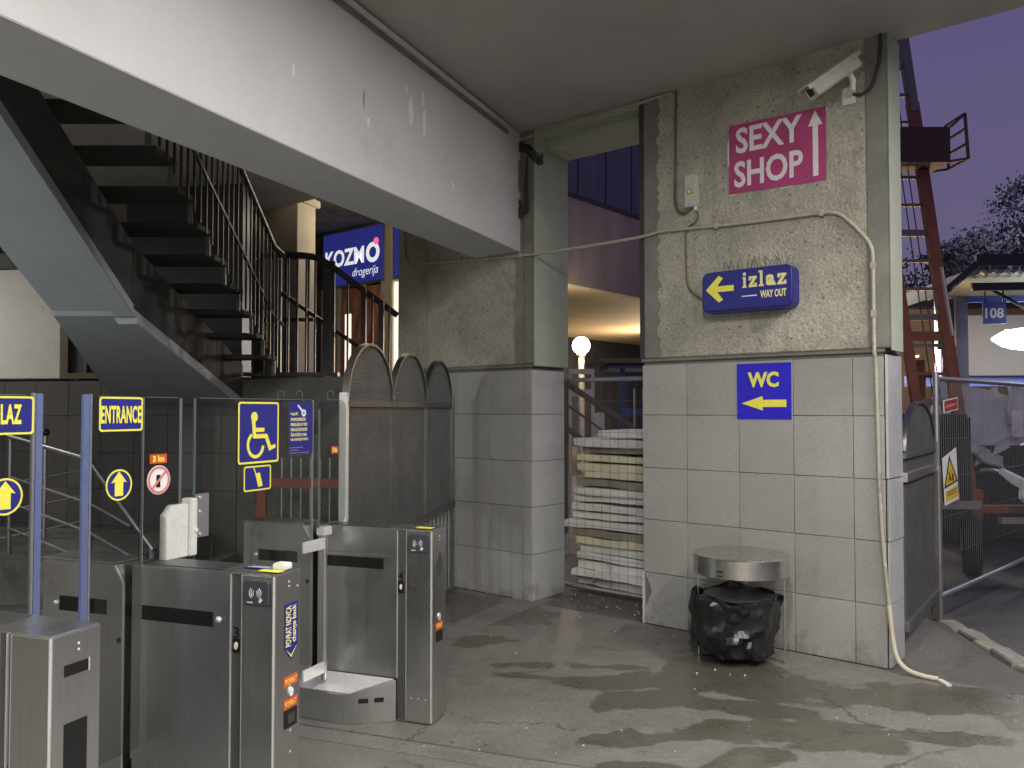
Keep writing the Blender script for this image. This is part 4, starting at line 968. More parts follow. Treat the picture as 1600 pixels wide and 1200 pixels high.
MB().tube(smooth([(-1.258, -.06, 3.04), (-1.24, -.055, 3.0), (-1.27, -.048, 2.95), (-1.34, -.045, 2.90), (-1.345, -.045, 2.7), (-1.33, -.045, 2.5), (-1.26, -.05, 2.42), (-1.162, -.06, 2.36)]), .006, 8).build('cable', m_cablebr, cb)

cv = on_wall('security_camera', 'dirty white box security camera on a bracket high on the right pillar', 'camera')
p0 = Vector((-.66, -.42, 3.60)); p1 = Vector((-.25, -.16, 3.915))
p0 = Vector((-.32, -.33, 3.585)); p1 = Vector((-.125, -.10, 3.80))
ax = (p1-p0).normalized(); sd = ax.cross(Vector((0, 0, 1))).normalized(); upv = sd.cross(ax).normalized()
def hull(poly, a, b, name, m, bev=.003):
    vs = [a+sd*u+upv*v for u, v in poly] + [b+sd*u+upv*v for u, v in poly]; n = len(poly)
    mb = MB().add(vs, [tuple(range(n))[::-1], tuple(range(n, 2*n))] + [(i, (i+1) % n, n+(i+1) % n, n+i) for i in range(n)])
    return mb.build(name, m, cv, bevel=bev)
hull([(-.052, -.04), (-.03, -.052), (.03, -.052), (.052, -.04), (.052, .034), (-.052, .034)], p0, p1, 'housing', m_cctv)
hull([(-.062, .015), (-.058, .015), (-.058, .038), (.058, .038), (.058, .015), (.062, .015), (.062, .042), (.035, .056), (-.035, .056), (-.062, .042)], p0-ax*.035, p1+ax*.02, 'sun_shield', m_cctv, 0)
hull([(-.028, -.028), (.028, -.028), (.028, .022), (-.028, .022)], p0-ax*.003, p0+ax*.004, 'lens_window', m_black, 0)
bpnt = p0.lerp(p1, .8)-upv*.055
MB().tube([tuple(bpnt+upv*.01), tuple(bpnt-upv*.03+Vector((0, 0, -.01))), tuple(bpnt+Vector((.005, .02, -.085))), (-.18, -.045, 3.61)], [.017, .02, .019, .017], 10).build('bracket_arm', m_cream, cv)
MB().box(-.222, -.138, -.046, -.031, 3.555, 3.665).build('bracket_plate', m_cream, cv, bevel=.003)
cc = on_wall('camera_cable', 'black cable curving from the security camera up to the ceiling corner', 'cable', 'thin cables on the pillars')
MB().tube(smooth([(-.17, -.05, 3.62), (-.10, -.045, 3.60), (-.04, -.042, 3.64), (.0, -.040, 3.76), (.012, -.042, 3.85), (.014, -.042, 3.955)]), .010, 8).build('cable', m_cable, cc)

cd = on_wall('conduit_pipe', 'pale conduit pipe running across both pillars and down to the pavement', 'pipe')
pts = [(-4.35, 3.33), (-4.345, 3.10), (-4.31, 3.02), (-4.14, 2.975), (-2.93, 2.905), (-2.33, 2.897), (-1.74, 2.905), (-1.60, 2.918), (-1.50, 2.922), (-.97, 2.895), (-.66, 2.887), (-.38, 2.88), (-.29, 2.872), (-.22, 2.835), (-.10, 2.70), (-.055, 2.62), (-.045, 2.52), (-.045, 2.10)]
P3 = [(x, -.047, z) for x, z in pts] + [(-.044, -.045, 1.95), (-.042, -.03, 1.90), (-.036, -.027, 1.55), (-.03, -.027, 1.15), (-.012, -.028, .75), (.018, -.03, .40), (.04, -.04, .20), (.07, -.06, .09), (.13, -.07, .035), (.22, -.075, .018), (.30, -.07, .016)]
MB().tube(smooth(P3[:24], 4), .0125, 10).build('pipe', m_pipe, cd)
MB().tube(smooth(P3[23:], 4), .015, 10).build('hose_end', m_column, cd)
MB().bar((.305, -.07, .012), (.37, -.13, .008), .03, .012).build('torn_end', m_cream, cd)
for x, z in ((-3.6, 2.944), (-2.9, 2.904), (-1.1, 2.902), (-.36, 2.879), (-.045, 2.5), (-.045, 2.2)):
    MB().box(x-.012, x+.012, -.064, -.030, z-.02, z+.02).build('pipe_clip', m_pipe, cd)

# cables bundled at the beam end and under the ceiling
cbl = on_wall('cable_bundle', 'tangle of black cables where the white beam meets the left pillar', 'cables')
for k in range(12):
    j = lambda q=.03: random.uniform(-q, q)
    sag = random.uniform(.02, .13)
    MB().tube(smooth([(-3.20+j(), -.40+j(.02), 3.905), (-3.13+j(), -.30+j(.02), 3.87-sag*.8), (-3.05+j(), -.16, 3.84-sag*1.2), (-2.97+j(.02), -.08, 3.86-sag*.6+j(.02)), (-2.88+j(), -.055, 3.85+j(.03)-sag*.3), (-2.81+j(.02), -.05, 3.80+j(.04)), (-2.75+j(.006), -.02, 3.72+j(.05)), (-2.74, .06, 3.73+j(.05))], 4), random.choice((.0035, .005, .0065)), 6).build('cable', random.choice((m_cable, m_cable, m_cablebr)), cbl)
for k in range(4):
    MB().tube(smooth([(-2.955, -.06, 3.44), (-2.93+k*.02, -.065, 3.33), (-2.895, -.07, 3.22+k*.02), (-2.845+k*.012, -.06, 3.27), (-2.85+k*.01, -.055, 3.45), (-2.82, -.055, 3.74)], 5), .006, 6).build('cable', m_cable, cbl)
MB().box(-2.985, -2.90, -.095, -.036, 3.45, 3.72).build('cable_box', m_rend, cbl, bevel=.005)
cp = on_wall('ceiling_conduit', 'thin grey conduit along the ceiling edge over the doorway', 'pipe')
MB().tube([(-2.9, -.045, 3.90), (-2.3, -.045, 3.925), (-1.75, -.045, 3.93), (-1.45, -.045, 3.945)], .012, 8).build('pipe', m_pipe, cp)

# ------------------------------------------------------------------ litter bin and its bag
BC = (1.485, 5.435)
bn_ = thing('litter_bin', 'round stainless steel litter bin standing against the tiled pillar', 'bin', (*BC, 0), WA)
MB().lathe([(.02, .66), (.25, .664), (.296, .668), (.302, .662), (.302, .548), (.296, .545), (.290, .55), (.28, .62), (.02, .62)], n=48).build('drum_lid', m_lid, bn_)
for a in (14, 212, 110):
    x, y = .275*math.cos(rad(a)), .275*math.sin(rad(a)); t_ = (-math.sin(rad(a))*.028, math.cos(rad(a))*.028)
    MB().hexa([(x*.985-t_[0], y*.985-t_[1], 0), (x*.985+t_[0], y*.985+t_[1], 0), (x+t_[0], y+t_[1], 0), (x-t_[0], y-t_[1], 0)], [(x*.985-t_[0], y*.985-t_[1], .60), (x*.985+t_[0], y*.985+t_[1], .60), (x+t_[0], y+t_[1], .60), (x-t_[0], y-t_[1], .60)]).build('leg', m_steel, bn_, bevel=.002)
MB().lathe([(.225, .395), (.238, .395), (.238, .405), (.225, .405)], n=32).build('bag_hoop', m_steel_d, bn_)
MB().box(-.02, .02, -.306, -.302, .585, .60).box(-.02, .02, -.306, -.302, .56, .57).build('lid_lock', m_dkst, bn_)
# crumpled bag: lathe with folds
random.seed(5)
from mathutils import noise as mn
nb, mbn = 64, 30; vs = []; fs = []
prof = [(.02, .015), (.13, .012), (.195, .02), (.222, .06), (.240, .12), (.252, .19), (.262, .26), (.266, .32), (.264, .37), (.262, .40), (.266, .425), (.258, .432), (.243, .42), (.232, .37), (.222, .28), (.18, .16), (.08, .12), (.01, .12)]
def pf(t):
    f_ = t*(len(prof)-1); i = min(int(f_), len(prof)-2); u = f_-i
    return (prof[i][0]*(1-u)+prof[i+1][0]*u, prof[i][1]*(1-u)+prof[i+1][1]*u)
# creases: each pulls a straight fold across the plastic from one point to another
folds = [(random.uniform(0, 6.28), random.uniform(.05, .42), random.uniform(-.9, .9), random.uniform(-.30, .30), random.uniform(.012, .036)) for _ in range(54)]
for j in range(mbn+1):
    for k in range(nb):
        r, z = pf(j/mbn)
        a = 2*math.pi*(k+.5*(j % 2))/nb
        outer = 1 if j < mbn*.62 else .35
        d = 0
        for fa, fz, da, dz_, am in folds:
            # distance to the fold segment in (angle, height)
            px, pz = (math.atan2(math.sin(a-fa), math.cos(a-fa)))*.25, z-fz
            ex_, ez = da*.25, dz_; L2 = ex_*ex_+ez*ez
            t = max(0, min(1, (px*ex_+pz*ez)/L2)); dist = math.hypot(px-ex_*t, pz-ez*t)
            d += am*max(0, 1-dist/.038)*(1-.6*t)
        ca_, sa_ = math.cos(a), math.sin(a)
        d = min(d, .05)-.012 + mn.noise(Vector((ca_*1.5, sa_*1.5, z*3)))*.025 + random.uniform(-.0035, .0035)
        rr = r + d*outer*min(1, r*5)
        zz = z + (mn.noise(Vector((ca_*2.6, sa_*2.6, 5.0)))*.05 if z > .30 else 0) + random.uniform(-.004, .004)
        vs.append((rr*ca_ - (.018 if z > .08 else 0), rr*sa_, max(.004, zz)))
for j in range(mbn):
    for k in range(nb):
        k2 = (k+1) % nb; A_, B_, C_, D_ = j*nb+k, j*nb+k2, (j+1)*nb+k2, (j+1)*nb+k
        fs += [(A_, B_, D_), (B_, C_, D_)] if j % 2 == 0 else [(A_, B_, C_), (A_, C_, D_)]
bag = MB().add(vs, fs).build('rubbish_bag', m_bag, None, (BC[0]-.035, BC[1]-.03, .022), 0)
bag.scale = (1.08, 1.08, .92)
bag.data.set_sharp_from_angle(angle=rad(33))
tag(bag, 'black crumpled plastic rubbish bag hanging in the steel bin', 'rubbish bag')

# ------------------------------------------------------------------ mesh fences
def mesh_fence(label, loc, rz, L, z0, z1, dv, dh, posts=(True, True), bars=None):
    t = thing('mesh_fence', label, 'fence', loc, rz, 'galvanised construction fence panels')
    MB().tube([(0, 0, z1), (L, 0, z1)], .02, 10).build('rail', m_galv, t)
    MB().tube([(0, 0, z0), (L, 0, z0)], .02, 10).build('rail', m_galv, t)
    for ok, x in ((posts[0], 0), (posts[1], L)):
        if ok: MB().tube([(x, 0, 0), (x, 0, z1+.05)], .022, 12).build('post', m_galv, t)
    nv = int(L/dv)
    wm = None
    for i in range(1, nv):
        if wm is None:
            o = MB().tube([(0, 0, z0), (0, 0, z1)], .0015, 5).build('wire', m_wire, t); wm = o.data
        else: o = place(wm, 'wire', t)
        o.location = (i*L/nv, 0, 0)
    z = z0+dh; hm = None
    while z < z1-.02:
        if hm is None:
            o = MB().tube([(0, -.005, 0), (L, -.005, 0)], .0015, 5).build('wire', m_wire, t); hm = o.data
        else: o = place(hm, 'wire', t)
        o.location = (0, 0, z); z += dh
    return t
fx, fy = wf(-2.90, .52)
mesh_fence('wire mesh fence panel closing the doorway in front of the stacked boards', (fx, fy, 0), WA, 2.0, .055, 1.86, .085, .27, (False, False))
fr_ = mesh_fence('wire mesh fence panel beside the road carrying two warning signs', (3.262, 6.40, -.02), 44.5, 3.5, .19, 1.86, .05, .3)
ws = thing('warning_sign', 'white and yellow hazard triangle sign wired to the road fence', 'sign', (3.262, 6.40, 0), 44.5)
MB().prism([(.03, 1.225), (.34, 1.30), (.385, .89), (.075, .86)], -.030, -.026).build('sign_board', m_white, ws)
MB().prism([(.175, 1.245), (.365, 1.035), (.055, .99)], -.0315, -.030).build('triangle', m_black, ws)
MB().prism([(.18, 1.205), (.325, 1.045), (.09, 1.01)], -.033, -.0316).build('triangle', mat('amber_print', (.75, .52, .03), .5), ws)
MB().prism([(.075, .965), (.36, 1.005), (.37, .915), (.085, .885)], -.0315, -.030).build('text_panel', mat('amber_panel', (.72, .50, .04), .5), ws)
MB().bar((.15, -.0335, 1.12), (.205, -.0335, 1.045), .001, .018).bar((.15, -.034, 1.04), (.18, -.034, 1.09), .001, .016).bar((.225, -.0336, 1.10), (.235, -.0336, 1.045), .001, .018).build('figure_symbol', m_black, ws)
for i in range(2):
    MB().bar((.115, -.032, .955-.022*i), (.325, -.032, .977-.022*i), .001, .009).build('print_line', m_olive, ws)
ns = thing('notice_sign', 'small red notice with a white border on the road fence', 'sign', (3.262, 6.40, 0), 44.5)
MB().prism([(.07, 1.672), (.40, 1.70), (.405, 1.60), (.075, 1.572)], -.030, -.026).build('sign_board', m_white, ns)
MB().prism([(.085, 1.664), (.385, 1.69), (.39, 1.608), (.09, 1.580)], -.0315, -.030).build('sign_face', mat('dull_red_print', (.33, .05, .06), .5), ns)
MB().bar((.12, -.0325, 1.622), (.35, -.0325, 1.646), .001, .02).build('print_line', m_pred, ns)

# ------------------------------------------------------------------ polystyrene stack behind the doorway
px0 = [-2.67, -2.885, -2.85, -2.865, -2.89, -2.82, -2.865, -2.885, -2.88, -2.925, -2.945, -2.975, -2.91, -2.88, -2.85, -2.885, -2.89, -2.885, -2.86]
kinds = 'wwgyyygwwwwwgywwwww'
tones = {'w': 'white', 'y': 'yellowed', 'g': 'dirty grey'}
mats = {'w': m_foam, 'y': m_foam_y, 'g': m_foam_g}
ords = ['topmost', 'second', 'third', 'fourth', 'fifth', 'sixth', 'seventh', 'eighth', 'ninth', 'tenth', 'eleventh', 'twelfth', 'thirteenth', 'fourteenth', 'fifteenth', 'sixteenth', 'seventeenth', 'eighteenth', 'bottom']
th_ = 1.395/19
for i in range(19):
    z1 = 1.415 - i*th_ ; n = 9; tilt = random.uniform(-.012, .022)
    th0 = th_*random.uniform(.74, .95); xr = -1.62+random.uniform(-.05, .05); y0 = .70+random.uniform(-.03, .06)
    mb = MB(); vs = []; fs = []
    px0[i] += random.uniform(-.03, .03)
    xs = [px0[i]+(xr-px0[i])*k/n for k in range(n+1)]
    for x in xs:
        j = lambda s: random.uniform(-s, s)
        dz = tilt*(x-px0[i])/1.3 + .004*math.sin(x*5+i*2.1)
        vs += [(x+j(.004), y0+j(.005), z1-th0-dz+j(.004)), (x, y0+.6, z1-th0-dz), (x, y0+.6, z1-dz), (x+j(.006), y0+j(.006), z1-dz+j(.005))]
    for k in range(n):
        a = 4*k
        fs += [(a, a+4, a+7, a+3), (a+3, a+7, a+6, a+2), (a+1, a+2, a+6, a+5), (a, a+1, a+5, a+4)]
    fs += [(0, 3, 2, 1), (4*n, 4*n+1, 4*n+2, 4*n+3)]
    o = mb.add(vs, fs).build('foam_board', mats[kinds[i]], None, (*R0, 0), WA, bevel=.004, seg=1)
    tag(o, '%s %s polystyrene board, %s in the stack behind the doorway fence' % (tones[kinds[i]], ['thick', 'slab like'][i % 2], ords[i] + (' from the top' if 0 < i < 18 else '')), 'foam board', 'polystyrene boards stacked in the doorway')

# ------------------------------------------------------------------ beyond the doorway
gl = thing('globe_lamp', 'glowing white globe lamp on a pale post beyond the doorway', 'lamp', (1.75, 21, 0), 0, 'globe lamps in the yard')
MB().lathe([(.225*math.sin(math.pi*k/16)+.001, -.225*math.cos(math.pi*k/16)) for k in range(17)], (0, 0, 3.22), 24).build('globe', m_globe, gl)
MB().tube([(0, 0, 0), (0, 0, 3.0)], .08, 14).build('post', m_cream, gl)
MB().lathe([(.10, 2.94), (.13, 3.0), (.09, 3.03)], n=16).build('collar', m_cream, gl)
l = bpy.data.lights.new('globe_glow', 'POINT'); l.energy = 90; l.color = (1, .74, .42); l.shadow_soft_size = .16
lo = bpy.data.objects.new('globe_glow', l); COL.objects.link(lo); lo.location = (1.75, 20.7, 3.22); lo.parent = None
gl2 = copy_tree(gl); gl2.location = (5.5, 19.0, 0); gl2['label'] = 'added unseen globe lamp brightening the opposite fascia from the open yard'  # unseen lamp added to light the fascia
l = bpy.data.lights.new('globe_glow', 'POINT'); l.energy = 520; l.color = (1, .96, .90); l.shadow_soft_size = .24
lo = bpy.data.objects.new('globe_glow', l); COL.objects.link(lo); lo.location = (5.5, 18.7, 3.22)
gl3 = copy_tree(gl); gl3.location = (6.2, 33.6, 0); gl3['label'] = 'added unseen globe lamp brightening the soffit under the building overhang'  # unseen lamp added to light the soffit
l = bpy.data.lights.new('globe_glow', 'POINT'); l.energy = 800; l.color = (1, .80, .55); l.shadow_soft_size = .24
lo = bpy.data.objects.new('globe_glow', l); COL.objects.link(lo); lo.location = (6.2, 33.3, 3.0)
nb_ = thing('notice_stand', 'pale double legged notice frame round the globe lamp post', 'notice stand', (1.16, 13.7, 0))
for x in (-.20, .17): MB().box(x-.025, x+.025, -.02, .02, 0, 2.18).build('leg', m_cream, nb_)
MB().box(-.225, .195, -.025, .025, 2.181, 2.27).build('rail', m_cream, nb_); MB().box(-.17, .145, -.02, .02, 1.82, 1.93).build('rail', m_cream, nb_)
MB().box(.2, .36, -.01, .01, 1.0, 1.55).build('panel', m_galv, nb_)
sr = thing('stair_railing', 'olive painted sloping handrail beyond the fence in the doorway', 'railing', (0, 0, 0))
MB().bar((.68, 11, 1.97), (1.62, 11.2, 1.36), .05, .07).build('handrail', m_olive, sr)
MB().bar((.70, 11, 1.37), (1.30, 11.15, .95), .04, .06).build('rail', m_olive, sr)
MB().bar((.72, 11, 1.67), (1.45, 11.15, 1.15), .02, .03).build('rail', m_olive, sr)
MB().box(.68, .74, 10.97, 11.03, 0, 1.95).build('post', m_olive, sr)
MB().box(1.58, 1.64, 11.1, 11.2, 0, 1.38).build('post', m_olive, sr)
bs_ = thing('kiosk_awning', 'flat awning on a blue post at the right of the doorway view', 'awning', (0, 0, 0))
MB().box(1.38, 3.2, 13.4, 15.2, 2.36, 2.43).build('awning_roof', m_olive, bs_)
MB().box(1.60, 3.2, 13.7, 15.0, 2.28, 2.355).build('awning_soffit', m_bluep, bs_)
MB().box(1.83, 1.90, 14.0, 14.07, 0, 2.28).build('post', m_bluep, bs_)
MB().box(1.9, 3.0, 14.0, 14.05, 1.5, 1.62).build('rail', m_bluep, bs_)
for x in (2.05, 2.2): MB().box(x-.012, x+.012, 13.95, 13.97, .6, 1.95).build('rod', m_galv, bs_)

ob = thing('opposite_building', 'concrete building across the yard with dark cladding and a lit ochre soffit', 'building', (1.25, 20.7, 0), 50)
MB().box(-2.2, 16, 0, .3, 4.77, 7.0).build('fascia', m_fascia, ob, bevel=.01)
MB().box(-2.2, 16, .02, .25, 7.11, 9.6).build('cladding', m_clad, ob)
MB().box(-2.2, 16, -.05, .25, 7.005, 7.105).build('cladding_trim', m_dkst, ob)
MB().box(-2.2, 16, .35, .6, 9.81, 14).build('cladding', m_clad, ob)
MB().box(-2.2, 16, -.08, .4, 9.605, 9.80).build('cladding_trim', m_clad, ob)
for k in range(9):
    MB().box(-.6+k*1.3, -.575+k*1.3, .0, .019, 7.12, 9.58).build('cladding_joint', m_dkst, ob)
MB().box(-2.2, 30, .3002, 9.2, 4.78, 4.9).build('soffit', m_soffit, ob)
MB().box(-2.2, 40, 9.25, 9.5, 0, 8).build('rear_wall', m_dkst, ob)  # dark backdrop added for the night blackness, keeps the sky out

# bits of rubble at the doorway
rb = thing('rubble', 'small heap of pinkish rubble at the left foot of the foam stack', 'rubble', (*wf(-2.72, .72), 0), WA)
rm = mat('pink_rubble', (.36, .25, .22), .9, var=.3, vs=8)
for k in range(12):
    x, y, z = random.uniform(-.10, .08), random.uniform(-.1, .4), random.uniform(0, .14)
    s_ = random.uniform(.03, .07); p = [(x+s_*random.uniform(.5, 1)*math.cos(a), y+s_*random.uniform(.5, 1)*math.sin(a)) for a in (0, 1.2, 2.5, 3.8, 5.1)]
    MB().prism(p, z-.02, z+s_*.6, 'z').build('chunk', rm, rb)

# ------------------------------------------------------------------ road side: hoist, canopy, debris
ho = thing('ladder_hoist', 'tall red ladder hoist leaning over the road behind the fence', 'hoist', (0, 0, 0))
def ml(z, off=0):     # right rail; off shifts left
    return (4.97 - (z-.45)*.116 - off, 9.0+(z-.45)*.03, z)
MB().bar(ml(.35), ml(5.0), .12, .075).build('mast_rail', m_hoist, ho)
MB().bar(ml(.35, .44), ml(5.0, .44), .10, .06).build('mast_rail', m_hoist, ho)
MB().bar(ml(4.9), ml(5.9), .09, .10).build('mast_rail', m_hoistg, ho)
MB().bar(ml(4.9, .40), ml(5.9, .40), .08, .06).build('mast_rail', m_hoistg, ho)
for i in range(17):
    z = .75+i*.31
    thick = .05 if i % 3 else .10
    MB().bar(ml(z, .02), ml(z, .42), .03, thick*.7).build('rung', m_hoistg if i > 5 or i % 2 else m_hoist, ho)
for dx in (.17, .25): MB().tube([ml(.6, dx), ml(5.85, dx-.02)], .006, 6).build('hoist_rope', m_cable, ho)
MB().bar(ml(2.40, .02), ml(2.40, .44), .05, .10).build('rung', m_hoist, ho)
cg = MB().box(4.15, 4.68, 8.8, 9.2, 4.24, 4.62)
cg.build('carriage', mat('dark_red_carriage', (.07, .03, .03), .6), ho)
cr = MB()
for y in (8.8, 9.2):
    cr.bar((4.685, y, 4.62), (4.84, y, 4.76), .025, .025).bar((4.84, y, 4.76), (4.87, y, 4.28), .025, .025).bar((4.685, y, 4.25), (4.87, y, 4.28), .025, .025)
for z, x in ((4.76, 4.84), (4.60, 4.85), (4.44, 4.86), (4.28, 4.87)): cr.bar((x, 8.8, z), (x, 9.2, z), .025, .025)
cr.build('carriage_rail', mat('dark_red_rail', (.16, .06, .06), .6), ho)
MB().bar(ml(2.40, -.03), ml(3.15, -.02), .02, .16).build('white_panel', m_cream, ho)
MB().prism([(4.75, .42), (4.95, .42), (4.97, .75), (4.78, .75)], 8.8, 9.2).build('mast_foot', m_hoist, ho)
MB().box(4.9, 7.2, 8.86, 8.98, .50, .58).build('chassis_beam', m_hoist, ho, bevel=.01)
MB().box(5.15, 7.2, 8.78, 8.86, .40, .46).build('chassis_rail', m_foam_g, ho)
wh = MB().lathe([(.10, -.09), (.27, -.09), (.31, -.06), (.31, .06), (.27, .09), (.10, .09)], n=28).build('wheel', m_tyre, ho); wh.rotation_euler = (rad(90), 0, rad(62)); wh.location = (4.70, 8.55, .21)
rmx = MB().lathe([(.02, -.098), (.16, -.098), (.18, -.07), (.02, -.07)], n=20).build('rim', m_galv, wh)
wh2 = copy_tree(wh, ho); wh2.location = (6.4, 9.3, .21)
MB().box(4.05, 4.75, 8.6, 9.6, .35, 1.55).build('engine_box', m_dkst, ho, bevel=.03)
MB().box(4.40, 4.56, 8.50, 8.56, .66, .75).build('tail_light', m_red, ho)
MB().box(4.1, 4.8, 8.55, 8.62, .58, .66).build('bumper', m_galv, ho)
MB().lathe([(.06, -.02), (.09, .0), (.06, .02)], (4.86, 8.5, .98), 12).build('cable_drum', m_galv, ho)

# bus bay canopy
bc = thing('bay_canopy', 'blue framed bus bay shelter with corrugated roof edge beyond the road', 'canopy', (7.55, 14, 0), -6)
for x in (0, 4.0): MB().box(x-.10, x+.10, -.1, .1, -.11, 3.5).build('post', m_bluep if x else mat('blue_grey_post', (.13, .14, .19), .5), bc, bevel=.01)
MB().box(-.30, -.14, 0, .3, 1.8, 3.5).build('drain_pipe', m_bluep, bc, bevel=.02)
n = 60; vs = []; fs = []
for i in range(n+1):
    x = .1+i*.09
    zz = 3.95+(.055 if i % 2 else 0)
    vs += [(x, -.5, zz-.14), (x, 4, zz+.0), (x, 4, zz+.03), (x, -.5, zz-.11)]
for i in range(n):
    a = 4*i; fs += [(a, a+4, a+5, a+1), (a+3, a+2, a+6, a+7), (a, a+3, a+7, a+4), (a+1, a+5, a+6, a+2)]
MB().add(vs, fs).build('corrugated_roof', m_canopy, bc, smooth=False)
MB().box(.05, 5.5, -.56, -.5, 3.93, 4.12).build('gutter', m_dkst, bc)
MB().box(.05, 5.5, -.40, -.33, 3.55, 3.68).build('purlin', m_dkst, bc); MB().box(.05, 5.5, -.1, 0, 3.40, 3.5).build('beam', m_bluep, bc)
# sloping end of the roof
MB().bar((.1, -.5, 3.98), (-.35, -.3, 3.55), .10, .10).bar((-.35, -.3, 3.55), (-.42, -.2, 2.6), .08, .10).build('edge_beam', m_dkst, bc)
vs = []; fs = []
for i in range(9):
    x = .1-i*.05; zz = 3.90-i*.045+(.035 if i % 2 else 0)
    vs += [(x, -.45, zz), (x, 4, zz), (x, 4, zz+.025), (x, -.45, zz+.025)]
for i in range(8):
    a = 4*i; fs += [(a, a+4, a+5, a+1), (a+3, a+2, a+6, a+7), (a, a+3, a+7, a+4)]
MB().add(vs, fs).build('corrugated_end', m_canopy, bc, smooth=False)
MB().bar((.35, -.3, 3.60), (1.6, -.3, 2.85), .03, .05).build('brace', m_dkst, bc)
MB().box(-.1, 6, 2.2, 2.3, 2.05, 2.25).build('blue_rail', mat('bright_blue_rail', (.10, .16, .55), .5), bc)
MB().box(.4, 6, 2.0, 2.05, 2.25, 3.4).build('back_panel', mat('pale_back_panel', (.15, .155, .165), .7, var=.1, vs=.6), bc)
bsn = thing('bay_sign', 'square blue sign reading 108 hanging under the bus bay roof', 'sign', (7.92, 13.55, 0), -6)
MB().box(-.22, .14, -.02, .02, 3.00, 3.36).build('sign_board', m_bluep, bsn, bevel=.004)
text('lettering', '108', -.19, .10, 3.09, 3.26, -.0205, m_white, bsn, bold=.025)
for x in (-.18, .1): MB().box(x-.01, x+.01, -.008, .008, 3.361, 3.6).build('hanger', m_dkst, bsn)
bl = thing('bay_light', 'glaring white fluorescent fitting under the bus bay roof', 'light', (8.6, 13.75, 2.77), -6)
vs = [(-.62+1.9*k/12, 0, 0) for k in range(13)]
MB().tube(vs, [.02, .12, .165, .185, .19, .19, .19, .19, .19, .185, .165, .12, .02], 14).build('bloom_diffuser', m_bay, bl)  # swollen glowing shape stands in for the lamp's bloom
MB().box(-.4, 1.1, -.05, .05, .1, .16).build('housing', m_cream, bl)
l = bpy.data.lights.new('bay_glow', 'AREA'); l.shape = 'RECTANGLE'; l.size = 3.0; l.size_y = 1.6; l.energy = 130; l.color = (1, .97, .92)
lo = bpy.data.objects.new('bay_glow', l); COL.objects.link(lo); lo.location = (10.2, 13.1, 3.4); lo.rotation_euler = (0, 0, rad(-6))
fwall = thing('far_hall', 'warm lit low hall wall beyond the bus bays', 'building', (9, 19, 0), -4)
MB().box(-5.5, 14, 0, .4, -.11, 3.9).build('wall', m_orwall, fwall)
MB().box(-5.8, 14, -.3, .6, 3.91, 4.2).build('roof', m_dkst, fwall)
for (x, z, lab) in ((6.98, 2.40, 'brighter orange sodium street light above the red mast rungs'), (6.62, 2.25, 'smaller orange street light just right of the pillar edge')):
    t = thing('street_light', lab, 'street light', (x, 14.4, 0), 0, 'orange street lights beyond the road')
    r_ = .055 if x > 6.8 else .04
    MB().lathe([(r_*math.sin(math.pi*k/8)+.001, -r_*math.cos(math.pi*k/8)) for k in range(9)], (0, 0, z), 14).build('bulb', m_sodium, t)
    MB().tube([(0, .06, -.11), (0, .06, z+.1)], .035, 8).build('post', m_olive, t)
    MB().bar((0, .10, z+.12), (0, -.10, z+.12), .05, .04).build('hood', m_dkst, t)
l = bpy.data.lights.new('sodium_glow', 'POINT'); l.energy = 95; l.color = (1, .55, .2); l.shadow_soft_size = .1
lo = bpy.data.objects.new('sodium_glow', l); COL.objects.link(lo); lo.location = (6.98, 14.2, 2.4)
po = thing('rusty_post', 'rusty brown post with a crossarm behind the hoist rungs', 'post', (5.8, 11.8, 0))
MB().tube([(0, 0, -.1), (0, 0, 2.3)], .07, 10).build('shaft', mat('rusty_iron', (.16, .075, .03), .8, var=.3, vs=6), po)
MB().box(-.15, .15, -.04, .04, 2.05, 2.12).build('crossarm', m_dkst, po)

# heap of insulation sheets on a skip
sk = thing('rubbish_skip', 'dark steel skip loaded with grey insulation sheets', 'skip', (6.2, 10.9, -.11), 4)
MB().hexa([(-.7, -.5, .12), (2.6, -.5, .12), (2.6, 1, .12), (-.7, 1, .12)], [(-.85, -.6, 1.25), (2.9, -.6, 1.25), (2.9, 1.2, 1.25), (-.85, 1.2, 1.25)]).build('body', m_dkst, sk, bevel=.02)
MB().box(-.9, 2.95, -.66, -.6, 1.18, 1.27).build('rim', m_dkst, sk)
def sheet(label, c, size, rot, m=m_sheet, sag=.03):
    nx, ny = 8, 5; vs = []; fs = []
    for s_ in (0, 1):
        for j in range(ny+1):
            for i in range(nx+1):
                u, v = i/nx-.5, j/ny-.5
                vs.append((u*size[0], v*size[1], (s_-.5)*size[2] + sag*(mn.noise(Vector((u*3+c[0], v*3+c[1], 0)))*2 - 4*u*u*.6)))
    n1_ = (nx+1)*(ny+1)
    for j in range(ny):
        for i in range(nx):
            a = j*(nx+1)+i; fs += [(a, a+nx+1, a+nx+2, a+1), (n1_+a, n1_+a+1, n1_+a+nx+2, n1_+a+nx+1)]
    for i in range(nx):
        fs += [(i, i+1, n1_+i+1, n1_+i)]; a = ny*(nx+1)+i; fs += [(a, n1_+a, n1_+a+1, a+1)]
    for j in range(ny):
        a = j*(nx+1); fs += [(a, n1_+a, n1_+a+nx+1, a+nx+1)]; a += nx; fs += [(a, a+nx+1, n1_+a+nx+1, n1_+a)]
    o = MB().add(vs, fs).build('insulation_sheet', m, None, c); o.rotation_euler = tuple(rad(q) for q in rot)
    return tag(o, label, 'sheet', 'insulation sheets heaped on the skip')
sheet('grey insulation sheet leaning upright at the left of the heap', (5.93, 10.75, 1.60), (.95, .6, .05), (72, 14, -8))
sheet('broad grey insulation sheet sagging across the front of the heap', (6.1, 10.42, 1.40), (1.15, .6, .05), (62, -22, 10), sag=.08)
